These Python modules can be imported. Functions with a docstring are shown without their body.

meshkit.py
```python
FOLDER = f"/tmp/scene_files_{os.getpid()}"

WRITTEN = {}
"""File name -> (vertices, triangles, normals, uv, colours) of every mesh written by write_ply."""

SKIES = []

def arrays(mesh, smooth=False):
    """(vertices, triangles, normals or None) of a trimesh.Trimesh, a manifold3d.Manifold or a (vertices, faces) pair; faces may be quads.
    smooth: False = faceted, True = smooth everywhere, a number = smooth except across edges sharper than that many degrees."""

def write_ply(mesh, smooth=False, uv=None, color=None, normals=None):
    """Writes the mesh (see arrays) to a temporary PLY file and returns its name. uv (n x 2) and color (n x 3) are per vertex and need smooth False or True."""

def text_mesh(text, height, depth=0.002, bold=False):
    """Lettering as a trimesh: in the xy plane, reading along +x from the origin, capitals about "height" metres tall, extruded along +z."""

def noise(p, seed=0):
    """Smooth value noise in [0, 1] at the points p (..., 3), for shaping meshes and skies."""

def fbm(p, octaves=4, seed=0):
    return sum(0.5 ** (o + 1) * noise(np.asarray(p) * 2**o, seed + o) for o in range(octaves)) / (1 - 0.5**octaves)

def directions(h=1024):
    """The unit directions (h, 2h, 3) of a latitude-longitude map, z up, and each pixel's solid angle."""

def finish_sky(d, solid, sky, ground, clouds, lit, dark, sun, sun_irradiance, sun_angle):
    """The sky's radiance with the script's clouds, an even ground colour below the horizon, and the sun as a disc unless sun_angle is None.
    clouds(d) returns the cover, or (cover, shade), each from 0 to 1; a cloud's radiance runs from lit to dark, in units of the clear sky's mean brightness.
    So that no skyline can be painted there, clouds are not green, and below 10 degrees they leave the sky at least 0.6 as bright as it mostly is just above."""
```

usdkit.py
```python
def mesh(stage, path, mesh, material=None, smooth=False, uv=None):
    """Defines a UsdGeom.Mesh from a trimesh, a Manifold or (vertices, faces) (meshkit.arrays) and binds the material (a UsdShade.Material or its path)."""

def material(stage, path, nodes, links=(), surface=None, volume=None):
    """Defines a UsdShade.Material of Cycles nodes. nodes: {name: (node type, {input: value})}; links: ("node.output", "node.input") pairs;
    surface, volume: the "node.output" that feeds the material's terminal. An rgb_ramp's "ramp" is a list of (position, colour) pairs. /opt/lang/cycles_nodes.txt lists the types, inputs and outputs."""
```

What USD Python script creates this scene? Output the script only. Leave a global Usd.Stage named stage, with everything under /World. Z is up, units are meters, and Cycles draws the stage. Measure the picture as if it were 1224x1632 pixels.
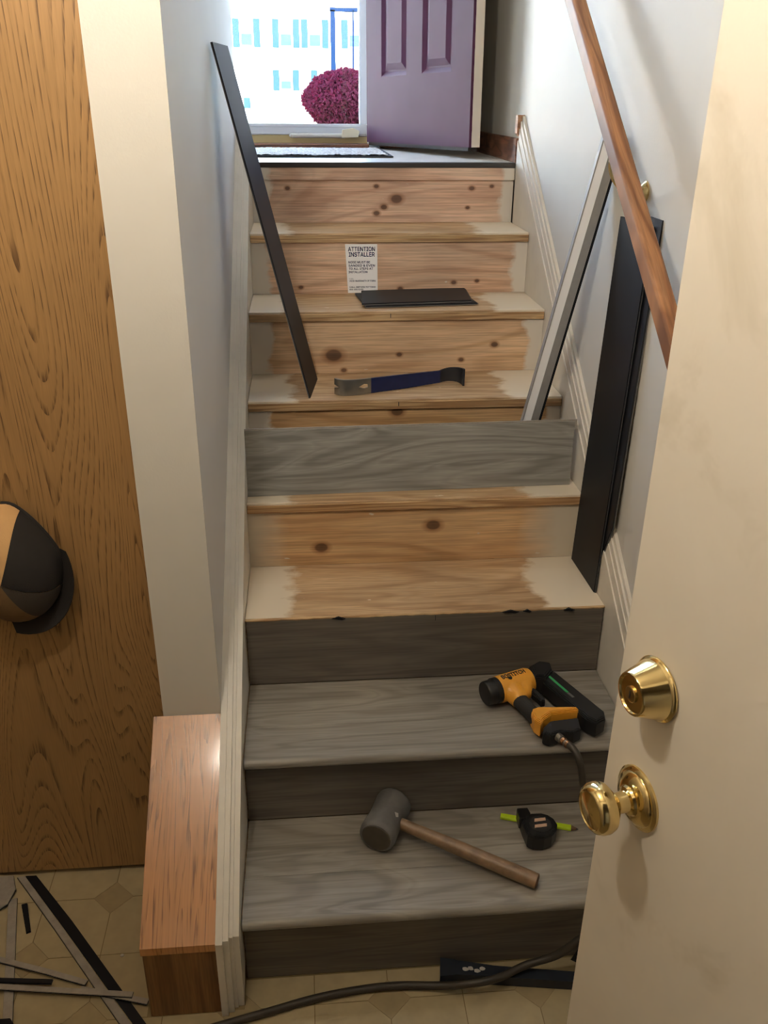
import math, random
import numpy as np, trimesh, manifold3d, usdkit, meshkit
from shapely.geometry import Polygon, Point, box as sbox
from shapely import affinity
from pxr import Usd, UsdGeom, UsdLux, UsdShade, Gf, Sdf

rng = random.Random(7)
stage = Usd.Stage.CreateInMemory()
UsdGeom.SetStageUpAxis(stage, 'Z')
UsdGeom.SetStageMetersPerUnit(stage, 1.0)
UsdGeom.Xform.Define(stage, '/World')
UsdGeom.Scope.Define(stage, '/World/Looks')

# ------------------------------------------------------------------ camera, sky, sun, exposure
EXPOSURE = 0.0
SKY = 2.5          # strength of the daylight
SUN = 5.0
LAMP = 305.0        # hall ceiling lamp
FOYER = 42.0        # foyer ceiling lamp upstairs
cam = UsdGeom.Camera.Define(stage, '/World/camera')
cam.CreateHorizontalApertureAttr(36.0)
cam.CreateVerticalApertureAttr(48.0)
cam.CreateFocalLengthAttr(36.0 * 1412.2 / 1224)
cam.CreateClippingRangeAttr(Gf.Vec2f(0.02, 400))
cam.CreateExposureAttr(EXPOSURE)
CP, CR, CU, CF = (0.1605, -1.2596, 1.6287), (0.99594, -0.08955, 0.00842), None, None
yaw, pit, rol = 0.0896746626, 0.4355420384, 0.0084242938
F = np.array([math.sin(yaw) * math.cos(pit), math.cos(yaw) * math.cos(pit), -math.sin(pit)])
R0 = np.array([math.cos(yaw), -math.sin(yaw), 0.0]); U0 = np.cross(R0, F)
RR = R0 * math.cos(rol) + U0 * math.sin(rol); UU = U0 * math.cos(rol) - R0 * math.sin(rol)
cam.AddTransformOp().Set(Gf.Matrix4d(*RR, 0, *UU, 0, *(-F), 0, *CP, 1))

M = {}
def mat(name, nodes, links, surface='p.BSDF'):
    M[name] = usdkit.material(stage, '/World/Looks/' + name, nodes, links, surface=surface)
    return M[name]

dome = UsdLux.DomeLight.Define(stage, '/World/sky')
dome.CreateIntensityAttr(1.0)
sky = usdkit.material(stage, '/World/Looks/sky_look', {
    't': ('sky_texture', {'sky_type': 'multiple_scattering', 'sun_disc': False, 'sun_elevation': math.radians(48), 'sun_rotation': math.radians(200)}),
    'tint': ('mix', {'mix_type': 'multiply', 'fac': 1.0, 'color2': (1.36, 0.96, 0.74)}),
    'b': ('background_shader', {'strength': SKY})}, [('t.color', 'tint.color1'), ('tint.color', 'b.color')], surface='b.background')
UsdShade.MaterialBindingAPI.Apply(dome.GetPrim()).Bind(sky)
sun = UsdLux.DistantLight.Define(stage, '/World/sun')
sun.CreateIntensityAttr(SUN); sun.CreateAngleAttr(0.6); sun.CreateColorAttr(Gf.Vec3f(1.0, 0.95, 0.86))
sun.AddRotateXYZOp().Set(Gf.Vec3f(50, 0, -12))     # shines from behind the house onto the facade across the street

# ------------------------------------------------------------------ helpers: materials
def plain(name, col, rough=0.5, metal=0.0, bump=0.0, bscale=60.0, var=0.0, vscale=6.0, spec=0.5, extra=None):
    n = {'p': ('principled_bsdf', {'base_color': col, 'roughness': rough, 'metallic': metal, 'specular_ior_level': spec, **(extra or {})}), 'g': ('geometry', {})}
    l = []
    if var:
        n['v'] = ('noise_texture', {'scale': vscale, 'detail': 5.0, 'roughness': 0.6})
        n['r'] = ('rgb_ramp', {'ramp': [(0.3, tuple(c * (1 - var) for c in col)), (0.7, tuple(min(1, c * (1 + var)) for c in col))]})
        l += [('g.position', 'v.vector'), ('v.fac', 'r.fac'), ('r.color', 'p.base_color')]
    if bump:
        n['bn'] = ('noise_texture', {'scale': bscale, 'detail': 3.0})
        n['b'] = ('bump', {'strength': bump, 'distance': 0.002})
        l += [('g.position', 'bn.vector'), ('bn.fac', 'b.height'), ('b.normal', 'p.normal')]
    return mat(name, n, l)

def wood(name, cols, scale, lines=9.0, rough=0.45, fibre=(200, 6, 200), fibre_amt=0.25, offset=(0, 0, 0), seed=(0, 0, 0), bump=0.15, warp=0.35, coat=0.0, ramp=None, paint=None, knots=(), stain=None, line_amt=1.0, rot=(0, 0, 0)):
    """Plain-sawn grain: contour lines of stretched noise, fine fibres, optional paint at the ends and knots. cols = (base, dark line, light)."""
    n = {'g': ('geometry', {}), 'p': ('principled_bsdf', {'roughness': rough, 'coat_weight': coat, 'coat_roughness': 0.12}),
         'm': ('mapping', {'scale': scale, 'location': seed, 'rotation': rot}),
         'n1': ('noise_texture', {'scale': 1.0, 'detail': 2.0, 'roughness': 0.45, 'distortion': warp}),
         'mul': ('math', {'math_type': 'multiply', 'value2': lines}),
         'fr': ('math', {'math_type': 'pingpong', 'value2': 0.5}),
         'r': ('rgb_ramp', {'ramp': ramp or [(0.0, cols[1]), (0.14, cols[1]), (0.42, cols[0]), (0.78, cols[2]), (1.0, cols[0])]}),
         'x2': ('math', {'math_type': 'multiply', 'value2': 2.0}),
         'fm': ('mapping', {'scale': fibre}),
         'fn': ('noise_texture', {'scale': 1.0, 'detail': 3.0, 'roughness': 0.65}),
         'frr': ('rgb_ramp', {'ramp': [(0.36, (1 - fibre_amt,) * 3), (0.62, (1 + 0.35 * fibre_amt,) * 3)]}),
         'base': ('mix', {'mix_type': 'mix', 'fac': line_amt, 'color1': cols[0]}),
         'mx': ('mix', {'mix_type': 'multiply', 'fac': 1.0}),
         'bl': ('noise_texture', {'scale': 3.0, 'detail': 2.0}),
         'blr': ('rgb_ramp', {'ramp': [(0.35, (0.86, 0.86, 0.86)), (0.65, (1.1, 1.09, 1.07))]}),
         'mx2': ('mix', {'mix_type': 'multiply', 'fac': 1.0}),
         'b': ('bump', {'strength': bump, 'distance': 0.001})}
    l = [('g.position', 'm.vector'), ('m.vector', 'n1.vector'), ('n1.fac', 'mul.value1'), ('mul.value', 'fr.value1'), ('fr.value', 'x2.value1'), ('x2.value', 'r.fac'),
         ('g.position', 'fm.vector'), ('fm.vector', 'fn.vector'), ('fn.fac', 'frr.fac'), ('r.color', 'base.color2'), ('base.color', 'mx.color1'), ('frr.color', 'mx.color2'),
         ('g.position', 'bl.vector'), ('bl.fac', 'blr.fac'), ('mx.color', 'mx2.color1'), ('blr.color', 'mx2.color2'), ('fn.fac', 'b.height'), ('b.normal', 'p.normal')]
    out = 'mx2.color'
    if stain:    # darker band of old stain
        n['sn'] = ('noise_texture', {'scale': 1.0, 'detail': 4.0}); n['sm'] = ('mapping', {'scale': (2.5, 9, 14), 'location': seed})
        n['sr'] = ('rgb_ramp', {'ramp': [(0.45, (1, 1, 1)), (0.7, stain)]}); n['sx'] = ('mix', {'mix_type': 'multiply', 'fac': 1.0})
        l += [('g.position', 'sm.vector'), ('sm.vector', 'sn.vector'), ('sn.fac', 'sr.fac'), (out, 'sx.color1'), ('sr.color', 'sx.color2')]
        out = 'sx.color'
    for i, (kx, kz, kr) in enumerate(knots):
        kt = [f'k{i}{c}' for c in 'smdrx']
        n[f'km{i}'] = ('mapping', {'scale': (0.72, 0, 1.0), 'location': (-kx * 0.72, 0, -kz)})
        n[f'kn{i}'] = ('vector_math', {'math_type': 'length'})
        n[f'kr{i}'] = ('rgb_ramp', {'ramp': [(0.0, (0.10, 0.06, 0.045)), (0.45, (0.17, 0.10, 0.07)), (0.6, (0.62, 0.5, 0.42)), (1.0, (1, 1, 1))]})
        n[f'ks{i}'] = ('math', {'math_type': 'divide', 'value2': kr * 1.5, 'use_clamp': True})
        n[f'kx{i}'] = ('mix', {'mix_type': 'multiply', 'fac': 0.9})
        l += [('g.position', f'km{i}.vector'), (f'km{i}.vector', f'kn{i}.vector1'), (f'kn{i}.value', f'ks{i}.value1'), (f'ks{i}.value', f'kr{i}.fac'), (out, f'kx{i}.color1'), (f'kr{i}.color', f'kx{i}.color2')]
        out = f'kx{i}.color'
    if paint:    # old paint overlapping both ends of the board: (left x, right x, softness, noise, colour)
        lx, rx, soft, amt, pc = paint
        c, h = (lx + rx) / 2, (rx - lx) / 2
        n['sx_'] = ('separate_xyz', {}); n['pa'] = ('math', {'math_type': 'subtract', 'value2': c}); n['pb'] = ('math', {'math_type': 'absolute'})
        n['pn'] = ('noise_texture', {'scale': 1.0, 'detail': 4.0, 'roughness': 0.55}); n['pnm'] = ('mapping', {'scale': (11, 17, 17), 'location': seed})
        n['pc'] = ('math', {'math_type': 'multiply_add', 'value2': amt, 'value3': -amt * 0.5})
        n['pd'] = ('math', {'math_type': 'add'})
        n['pe'] = ('map_range', {'from_min': h - soft, 'from_max': h + soft, 'to_min': 0.0, 'to_max': 1.0, 'clamp': True})
        n['pf'] = ('mix', {'mix_type': 'mix', 'color2': pc})
        # scattered drips of the same paint
        n['dn'] = ('noise_texture', {'scale': 1.0, 'detail': 3.0}); n['dm'] = ('mapping', {'scale': (16, 40, 40), 'location': seed})
        n['dr'] = ('map_range', {'from_min': 0.715, 'from_max': 0.735, 'to_min': 0.0, 'to_max': 0.9, 'clamp': True}); n['dx'] = ('math', {'math_type': 'maximum'})
        l += [('g.position', 'sx_.vector'), ('sx_.x', 'pa.value1'), ('pa.value', 'pb.value1'), ('g.position', 'pnm.vector'), ('pnm.vector', 'pn.vector'), ('pn.fac', 'pc.value1'),
              ('pb.value', 'pd.value1'), ('pc.value', 'pd.value2'), ('pd.value', 'pe.value'), ('g.position', 'dm.vector'), ('dm.vector', 'dn.vector'), ('dn.fac', 'dr.value'),
              ('pe.result', 'dx.value1'), ('dr.result', 'dx.value2'), ('dx.value', 'pf.fac'), (out, 'pf.color1')]
        out = 'pf.color'
    l.append((out, 'p.base_color'))
    return mat(name, n, l)

def lin(r, g, b):
    f = lambda c: (c / 255 / 12.92) if c <= 10 else ((c / 255 + 0.055) / 1.055) ** 2.4
    return (f(r), f(g), f(b))

# ------------------------------------------------------------------ helpers: objects
names = {}
def numbered(parent, name):
    k = (parent, name); i = names.get(k, 0); names[k] = i + 1
    return name if i == 0 else f'{name}_{i:03d}'
LOC = {}
def thing(name, label=None, cat=None, loc=(0, 0, 0), group=None, kind=None):
    path = '/World/' + numbered('/World', name)
    x = UsdGeom.Xform.Define(stage, path); x.AddTranslateOp().Set(Gf.Vec3d(*map(float, loc)))
    tag(x.GetPrim(), label, cat, group, kind); LOC[path] = np.array(loc, float)
    return path
def tag(p, label=None, cat=None, group=None, kind=None):
    for k, v in (('label', label), ('category', cat), ('group', group), ('kind', kind)):
        if v: p.SetCustomDataByKey(k, v)
def tri(m):
    if hasattr(m, 'to_mesh'):
        q = m.to_mesh(); return trimesh.Trimesh(q.vert_properties[:, :3], q.tri_verts, process=False)
    return m
def obj(name, mesh, material, parent=None, label=None, cat=None, group=None, kind=None, smooth=30):
    """mesh is given in world coordinates; under a thing it is moved into that thing's frame."""
    parent = parent or '/World'
    path = parent + '/' + numbered(parent, name)
    meshes = mesh if isinstance(mesh, (list, tuple)) else [mesh]
    m = trimesh.util.concatenate([tri(q) for q in meshes]) if len(meshes) > 1 else tri(meshes[0]).copy()
    root = '/' + '/'.join(path.split('/')[1:3])
    if parent != '/World':
        m.apply_translation(-LOC[root])
    q = usdkit.mesh(stage, path, m, M[material], smooth=smooth)
    tag(q.GetPrim(), label, cat, group, kind)
    return path
def struct(name, mesh, material, **k):
    return obj(name, mesh, material, kind='structure', **k)

def box(x0, x1, y0, y1, z0, z1, b=0.0):
    if b <= 0:
        m = trimesh.creation.box([x1 - x0, y1 - y0, z1 - z0]); m.apply_translation([(x0 + x1) / 2, (y0 + y1) / 2, (z0 + z1) / 2]); return m
    pts = []
    for sx in (0, 1):
        for sy in (0, 1):
            for sz in (0, 1):
                c = np.array([(x0, x1)[sx], (y0, y1)[sy], (z0, z1)[sz]]); d = np.array([1 - 2 * sx, 1 - 2 * sy, 1 - 2 * sz]) * b
                pts += [c + d * [0, 1, 1], c + d * [1, 0, 1], c + d * [1, 1, 0]]
    return trimesh.convex.convex_hull(np.array(pts))
def hull(pts): return trimesh.convex.convex_hull(np.asarray(pts, float))
def obox(c, ax, half, b=0.0):
    """oriented box: centre, three unit axes, half sizes"""
    m = box(-half[0], half[0], -half[1], half[1], -half[2], half[2], b)
    A = np.eye(4); A[:3, :3] = np.array(ax).T; A[:3, 3] = c
    m.apply_transform(A); 
    if m.volume < 0: m.invert()
    return m
def prism(poly, axis, lo, hi):
    """poly: (a, b) pairs; axis x -> (y, z), y -> (x, z), z -> (x, y)"""
    P = poly if hasattr(poly, 'exterior') else Polygon(poly)
    if not P.is_valid: P = P.buffer(0)
    m = trimesh.creation.extrude_polygon(P, hi - lo, engine='earcut'); m.apply_translation([0, 0, lo])
    A = np.eye(4)
    if axis == 'x': A[:3, :3] = [[0, 0, 1], [1, 0, 0], [0, 1, 0]]
    if axis == 'y': A[:3, :3] = [[1, 0, 0], [0, 0, 1], [0, 1, 0]]
    m.apply_transform(A)
    if m.volume < 0: m.invert()
    return m
def puff(poly, z0, z1, r, steps=4):
    """horizontal slab of the outline with rounded upper and lower edges"""
    P = Polygon(poly).buffer(-0.002).buffer(0.002); out = None
    lay = []
    for i in range(steps):
        a = (i + 0.5) / steps * math.pi / 2; ins = r * (1 - math.sin(a)); h = r * (1 - math.cos(a))
        lay.append((P.buffer(-ins), z0 + r - r * math.sin(math.pi / 2 - a) , z1 - (r - r * math.sin(math.pi / 2 - a))))
    ms = []
    for q, a, b in lay:
        for g in getattr(q, 'geoms', [q]):
            if not g.is_empty:
                t = trimesh.creation.extrude_polygon(g, b - a, engine='earcut'); t.apply_translation([0, 0, a])
                ms.append(manifold3d.Manifold(manifold3d.Mesh(np.asarray(t.vertices, np.float32), np.asarray(t.faces, np.uint32))))
    u = ms[0]
    for q in ms[1:]: u = u + q
    return u
def tube(pts, r, n=10, caps=True, sub=6):
    p = np.asarray(pts, float)
    if sub > 1 and len(p) > 2:
        from scipy.interpolate import CubicSpline
        s = np.r_[0, np.cumsum(np.linalg.norm(np.diff(p, axis=0), axis=1))]; cs = CubicSpline(s, p); p = cs(np.linspace(0, s[-1], (len(p) - 1) * sub + 1))
    t = np.gradient(p, axis=0); t /= np.linalg.norm(t, axis=1, keepdims=True)
    a = np.zeros_like(p); ref = np.array([0, 0, 1.0]) if abs(t[0, 2]) < 0.9 else np.array([1.0, 0, 0])
    a[0] = np.cross(t[0], ref); a[0] /= np.linalg.norm(a[0])
    for i in range(1, len(p)):
        a[i] = a[i - 1] - t[i] * (a[i - 1] @ t[i]); a[i] /= np.linalg.norm(a[i])
    b = np.cross(t, a); rr = np.broadcast_to(r, (len(p),)) if np.ndim(r) == 0 else np.interp(np.linspace(0, 1, len(p)), np.linspace(0, 1, len(r)), r)
    ang = np.arange(n) * 2 * math.pi / n
    v = p[:, None] + rr[:, None, None] * (np.cos(ang)[None, :, None] * a[:, None] + np.sin(ang)[None, :, None] * b[:, None])
    f = []
    for i in range(len(p) - 1):
        for j in range(n):
            k = (j + 1) % n; q = (i * n + j, i * n + k, (i + 1) * n + k, (i + 1) * n + j); f += [(q[0], q[1], q[2]), (q[0], q[2], q[3])]
    v = list(v.reshape(-1, 3)); e = len(v); v += [p[0], p[-1]]
    for j in range(n):
        k = (j + 1) % n; f += [(e, k, j), (e + 1, (len(p) - 1) * n + j, (len(p) - 1) * n + k)]
    return trimesh.Trimesh(np.array(v), np.array(f), process=False)
def lathe(profile, origin, axis, n=40):
    """profile: (radius, along) pairs revolved about axis through origin"""
    w = np.array(axis, float); w /= np.linalg.norm(w); ref = np.array([0, 0, 1.0]) if abs(w[2]) < 0.9 else np.array([1.0, 0, 0])
    a = np.cross(w, ref); a /= np.linalg.norm(a); b = np.cross(w, a); o = np.array(origin, float)
    ang = np.arange(n) * 2 * math.pi / n; v = []; f = []
    for r, h in profile: v += [o + w * h + max(r, 1e-5) * (math.cos(t) * a + math.sin(t) * b) for t in ang]
    for i in range(len(profile) - 1):
        for j in range(n):
            k = (j + 1) % n; f += [(i * n + j, i * n + k, (i + 1) * n + k), (i * n + j, (i + 1) * n + k, (i + 1) * n + j)]
    e = len(v); L = (len(profile) - 1) * n; v += [o + w * profile[0][1], o + w * profile[-1][1]]
    for j in range(n):
        k = (j + 1) % n; f += [(e, k, j), (e + 1, L + j, L + k)]
    m = trimesh.Trimesh(np.array(v), np.array(f), process=False); m.fix_normals(); return m
def frame(origin, X, Y, Z):
    A = np.eye(4); A[:3, 0], A[:3, 1], A[:3, 2], A[:3, 3] = X, Y, Z, origin; return A

# ------------------------------------------------------------------ materials
W, T, R, NS = 0.848, 0.25265, 0.1805, 0.006
WALLX, LWX = 0.868, -0.043
plain('wall_paint', lin(205, 200, 190), 0.55, bump=0.12, bscale=220, var=0.03, vscale=2.5)
plain('hall_paint', lin(158, 148, 132), 0.6, bump=0.1, bscale=200, var=0.03, vscale=3)
plain('dim_paint', lin(170, 160, 145), 0.7)
plain('trim_paint', lin(214, 207, 194), 0.42, bump=0.08, bscale=90, var=0.05, vscale=14)
plain('ceiling_paint', lin(225, 222, 214), 0.8)
mat('door_paint', {'g': ('geometry', {}), 'p': ('principled_bsdf', {'roughness': 0.42}),
    'n': ('noise_texture', {'scale': 5.0, 'detail': 5.0, 'roughness': 0.6, 'distortion': 0.6}), 'r': ('rgb_ramp', {'ramp': [(0.3, lin(222, 214, 200)), (0.6, lin(218, 209, 194)), (0.74, lin(202, 192, 174)), (0.88, lin(180, 167, 144))]}),
    'bn': ('noise_texture', {'scale': 170.0}), 'b': ('bump', {'strength': 0.06, 'distance': 0.002})},
    [('g.position', 'n.vector'), ('n.fac', 'r.fac'), ('r.color', 'p.base_color'), ('g.position', 'bn.vector'), ('bn.fac', 'b.height'), ('b.normal', 'p.normal')])
CREAM = lin(220, 206, 184)
PC = (lin(196, 164, 126), lin(164, 128, 92), lin(208, 180, 144))
wood('pine_tread', PC, (1.1, 7.0, 7.0), lines=11, rough=0.6, fibre=(7, 240, 240), paint=(0.11, 0.70, 0.012, 0.13, CREAM), seed=(3.1, 0.7, 1.3), stain=(0.84, 0.77, 0.7), line_amt=0.5)
wood('pine_nose', (lin(194, 160, 118), lin(150, 112, 74), lin(210, 180, 136)), (1.3, 9, 26), lines=9, rough=0.6, fibre=(7, 200, 320), seed=(9, 2, 4), stain=(0.7, 0.6, 0.5), line_amt=0.7)
KN = {8: [(0.465, 1.336, 0.016), (0.424, 1.311, 0.009), (0.399, 1.375, 0.007), (0.711, 1.369, 0.008), (0.777, 1.375, 0.006), (0.700, 1.309, 0.006), (0.113, 1.369, 0.007), (0.400, 1.292, 0.009)],
      7: [(0.455, 1.096, 0.007), (0.695, 1.118, 0.006), (0.622, 1.114, 0.007), (0.148, 1.103, 0.006)],
      6: [(0.237, 0.956, 0.021), (0.708, 0.981, 0.009), (0.428, 0.955, 0.007), (0.266, 0.911, 0.007), (0.611, 0.937, 0.007)],
      5: [(0.398, 0.866, 0.014)],
      4: [(0.468, 0.645, 0.016), (0.182, 0.591, 0.015)]}
TONE = {8: (lin(218, 184, 160), lin(186, 148, 126), lin(226, 198, 174)), 7: (lin(216, 182, 154), lin(180, 142, 116), lin(224, 194, 168)), 6: (lin(216, 182, 146), lin(182, 144, 106), lin(224, 192, 158)), 5: (lin(200, 162, 116), lin(156, 116, 74), lin(212, 178, 134)), 4: (lin(202, 166, 122), lin(170, 128, 84), lin(212, 178, 134))}
for k in (4, 5, 6, 7, 8):
    wood(f'pine_riser_{k}', TONE[k], (1.0, 6.0, 5.0), lines=9, rough=0.6, fibre=(6, 200, 240), knots=KN[k], paint=((0.055, 0.805, 0.007, 0.085, lin(212, 204, 192)) if k != 4 else (0.05, 0.74, 0.05, 0.08, lin(198, 186, 166))), seed=(k * 1.7, 0.3, k * 2.3), stain=(0.86, 0.78, 0.74), line_amt=0.5)
GV = (lin(143, 137, 128), lin(118, 112, 104), lin(157, 151, 141))
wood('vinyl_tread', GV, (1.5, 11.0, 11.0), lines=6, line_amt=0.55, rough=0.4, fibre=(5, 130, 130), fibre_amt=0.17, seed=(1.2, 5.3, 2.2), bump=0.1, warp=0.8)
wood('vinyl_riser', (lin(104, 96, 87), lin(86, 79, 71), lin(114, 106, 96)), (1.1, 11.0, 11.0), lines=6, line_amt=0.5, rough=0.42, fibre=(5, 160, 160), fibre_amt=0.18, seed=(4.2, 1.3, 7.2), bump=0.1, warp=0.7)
wood('vinyl_plank', (lin(142, 140, 135), lin(108, 106, 102), lin(166, 164, 159)), (1.4, 11.0, 10.5), lines=7, line_amt=0.45, rough=0.42, fibre=(5, 130, 140), fibre_amt=0.18, seed=(8.2, 0.3, 3.2), bump=0.1, warp=0.9)
plain('vinyl_scrap', lin(150, 143, 134), 0.45, var=0.15, vscale=40)
plain('plank_backing', lin(15, 17, 23), 0.5, spec=0.3, var=0.12, vscale=30, bump=0.1, bscale=300)
plain('plank_core', lin(60, 60, 62), 0.5)
plain('trim_light', lin(226, 226, 228), 0.35)
plain('trim_grey', lin(150, 148, 146), 0.5, var=0.06, vscale=60)
def oak(name, ground, pore, scale, lines, fibre, seed=(0, 0, 0), rough=0.36, coat=0.0, dark=0.13, warp=0.5, ring=None):
    """ring-porous oak: thin broken rows of pores along contour lines of stretched noise, on an even ground"""
    n = {'g': ('geometry', {}), 'p': ('principled_bsdf', {'roughness': rough, 'coat_weight': coat, 'coat_roughness': 0.12}),
         'm': ('mapping', {'scale': scale, 'location': seed}), 'n1': ('noise_texture', {'scale': 1.0, 'detail': 1.6, 'roughness': 0.4, 'distortion': warp}),
         'mul': ('math', {'math_type': 'multiply', 'value2': lines}), 'fr': ('math', {'math_type': 'fraction'}),
         'r': ('rgb_ramp', {'ramp': [(0.0, (1, 1, 1)), (dark, (0.75, 0.75, 0.75)), (dark * 2.4, (0.12, 0.12, 0.12)), (0.9, (0, 0, 0)), (0.985, (0.1, 0.1, 0.1)), (1.0, (1, 1, 1))]}),
         'fm': ('mapping', {'scale': fibre}), 'fn': ('noise_texture', {'scale': 1.0, 'detail': 2.5, 'roughness': 0.6}),
         'fr2': ('rgb_ramp', {'ramp': [(0.40, (0.0, 0.0, 0.0)), (0.60, (1.0, 1.0, 1.0))]}),
         'mm': ('mix', {'mix_type': 'multiply', 'fac': 1.0}), 'bw': ('rgb_to_bw', {}),
         'bl': ('noise_texture', {'scale': 2.2, 'detail': 3.0}), 'blr': ('rgb_ramp', {'ramp': [(0.3, tuple(c * 0.86 for c in ground)), (0.7, tuple(c * 1.1 for c in ground))]}),
         'fx': ('rgb_ramp', {'ramp': [(0.3, (0.86, 0.85, 0.84)), (0.65, (1.06, 1.05, 1.04))]}), 'm2': ('mix', {'mix_type': 'multiply', 'fac': 1.0}),
         'o': ('mix', {'mix_type': 'mix', 'color2': pore}), 'b': ('bump', {'strength': 0.12, 'distance': 0.001, 'invert': True})}
    l = [('g.position', 'm.vector'), ('m.vector', 'n1.vector'), ('n1.fac', 'mul.value1'), ('mul.value', 'fr.value1'), ('fr.value', 'r.fac'), ('g.position', 'fm.vector'), ('fm.vector', 'fn.vector'),
         ('fn.fac', 'fr2.fac'), ('r.color', 'mm.color1'), ('fr2.color', 'mm.color2'), ('mm.color', 'bw.color'), ('g.position', 'bl.vector'), ('bl.fac', 'blr.fac'), ('fn.fac', 'fx.fac'),
         ('blr.color', 'm2.color1'), ('fx.color', 'm2.color2'), ('m2.color', 'o.color1'), ('bw.val', 'o.fac'), ('o.color', 'p.base_color'), ('bw.val', 'b.height'), ('b.normal', 'p.normal')]
    return mat(name, n, l)
oak('oak_door', lin(158, 122, 78), lin(86, 60, 36), (5.6, 3.0, 0.62), 46, (320, 320, 16), seed=(2.35, 0, 0.4))
oak('oak_cap', lin(190, 132, 80), lin(102, 60, 30), (27, 1.5, 1.5), 13, (230, 12, 12), seed=(0.2, 0.5, 0.4), rough=0.3, coat=0.5, dark=0.15, warp=0.4)
wood('oak_face', (lin(132, 92, 54), lin(108, 72, 40), lin(140, 100, 60)), (10, 10, 1.2), lines=8, rough=0.4, fibre=(220, 220, 9), fibre_amt=0.25, line_amt=0.6, seed=(3, 1, 2), warp=0.4)
wood('oak_rail', (lin(162, 112, 72), lin(130, 84, 50), lin(172, 122, 82)), (14, 1.6, 1.6), lines=7, rough=0.5, fibre=(200, 8, 8), fibre_amt=0.22, seed=(5, 2, 1), coat=0.0, rot=(-0.62, 0, 0))
wood('dark_base', (lin(132, 86, 62), lin(96, 58, 40), lin(144, 98, 72)), (3, 3, 12), lines=7, rough=0.35, seed=(1, 1, 1))
wood('block_wood', (lin(176, 130, 98), lin(150, 104, 74), lin(184, 140, 108)), (3, 3, 12), lines=5, rough=0.5)
wood('threshold_wood', (lin(110, 66, 44), lin(70, 40, 26), lin(124, 78, 54)), (2, 12, 12), lines=6, rough=0.4)
plain('brass', (0.82, 0.66, 0.33), 0.13, metal=1.0, var=0.06, vscale=25)
plain('brass_dull', (0.62, 0.45, 0.20), 0.25, metal=1.0)
plain('dark_gap', (0.01, 0.009, 0.008), 0.8)
mat('purple_door', {'g': ('geometry', {}), 'p': ('principled_bsdf', {'roughness': 0.6, 'specular_ior_level': 0.3}), 'n': ('noise_texture', {'scale': 4.0, 'detail': 3.0}),
    'r': ('rgb_ramp', {'ramp': [(0.3, lin(78, 38, 66)), (0.7, lin(86, 44, 74))]})}, [('g.position', 'n.vector'), ('n.fac', 'r.fac'), ('r.color', 'p.base_color')])
plain('door_edge', lin(226, 214, 198), 0.5)
plain('storm_white', lin(224, 226, 232), 0.35)
plain('closer_grey', lin(214, 212, 206), 0.4)
plain('closer_cream', lin(226, 216, 190), 0.45)
mat('storm_glass', {'t': ('transparent_bsdf', {'color': (0.93, 0.96, 0.98)}), 'gl': ('glossy_bsdf', {'color': (1, 1, 1), 'roughness': 0.02}), 'f': ('fresnel', {'IOR': 1.45}), 'm': ('mix_closure', {})},
    [('f.fac', 'm.fac'), ('t.BSDF', 'm.closure1'), ('gl.BSDF', 'm.closure2')], surface='m.closure')
plain('landing_tile', lin(226, 222, 216), 0.34, var=0.06, vscale=9)
plain('metal_strip', lin(70, 66, 64), 0.35, metal=0.6)
plain('mat_pile', lin(222, 224, 228), 0.9, var=0.45, vscale=90, bump=0.6, bscale=160)
plain('mat_edge', lin(52, 54, 60), 0.8)
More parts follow.
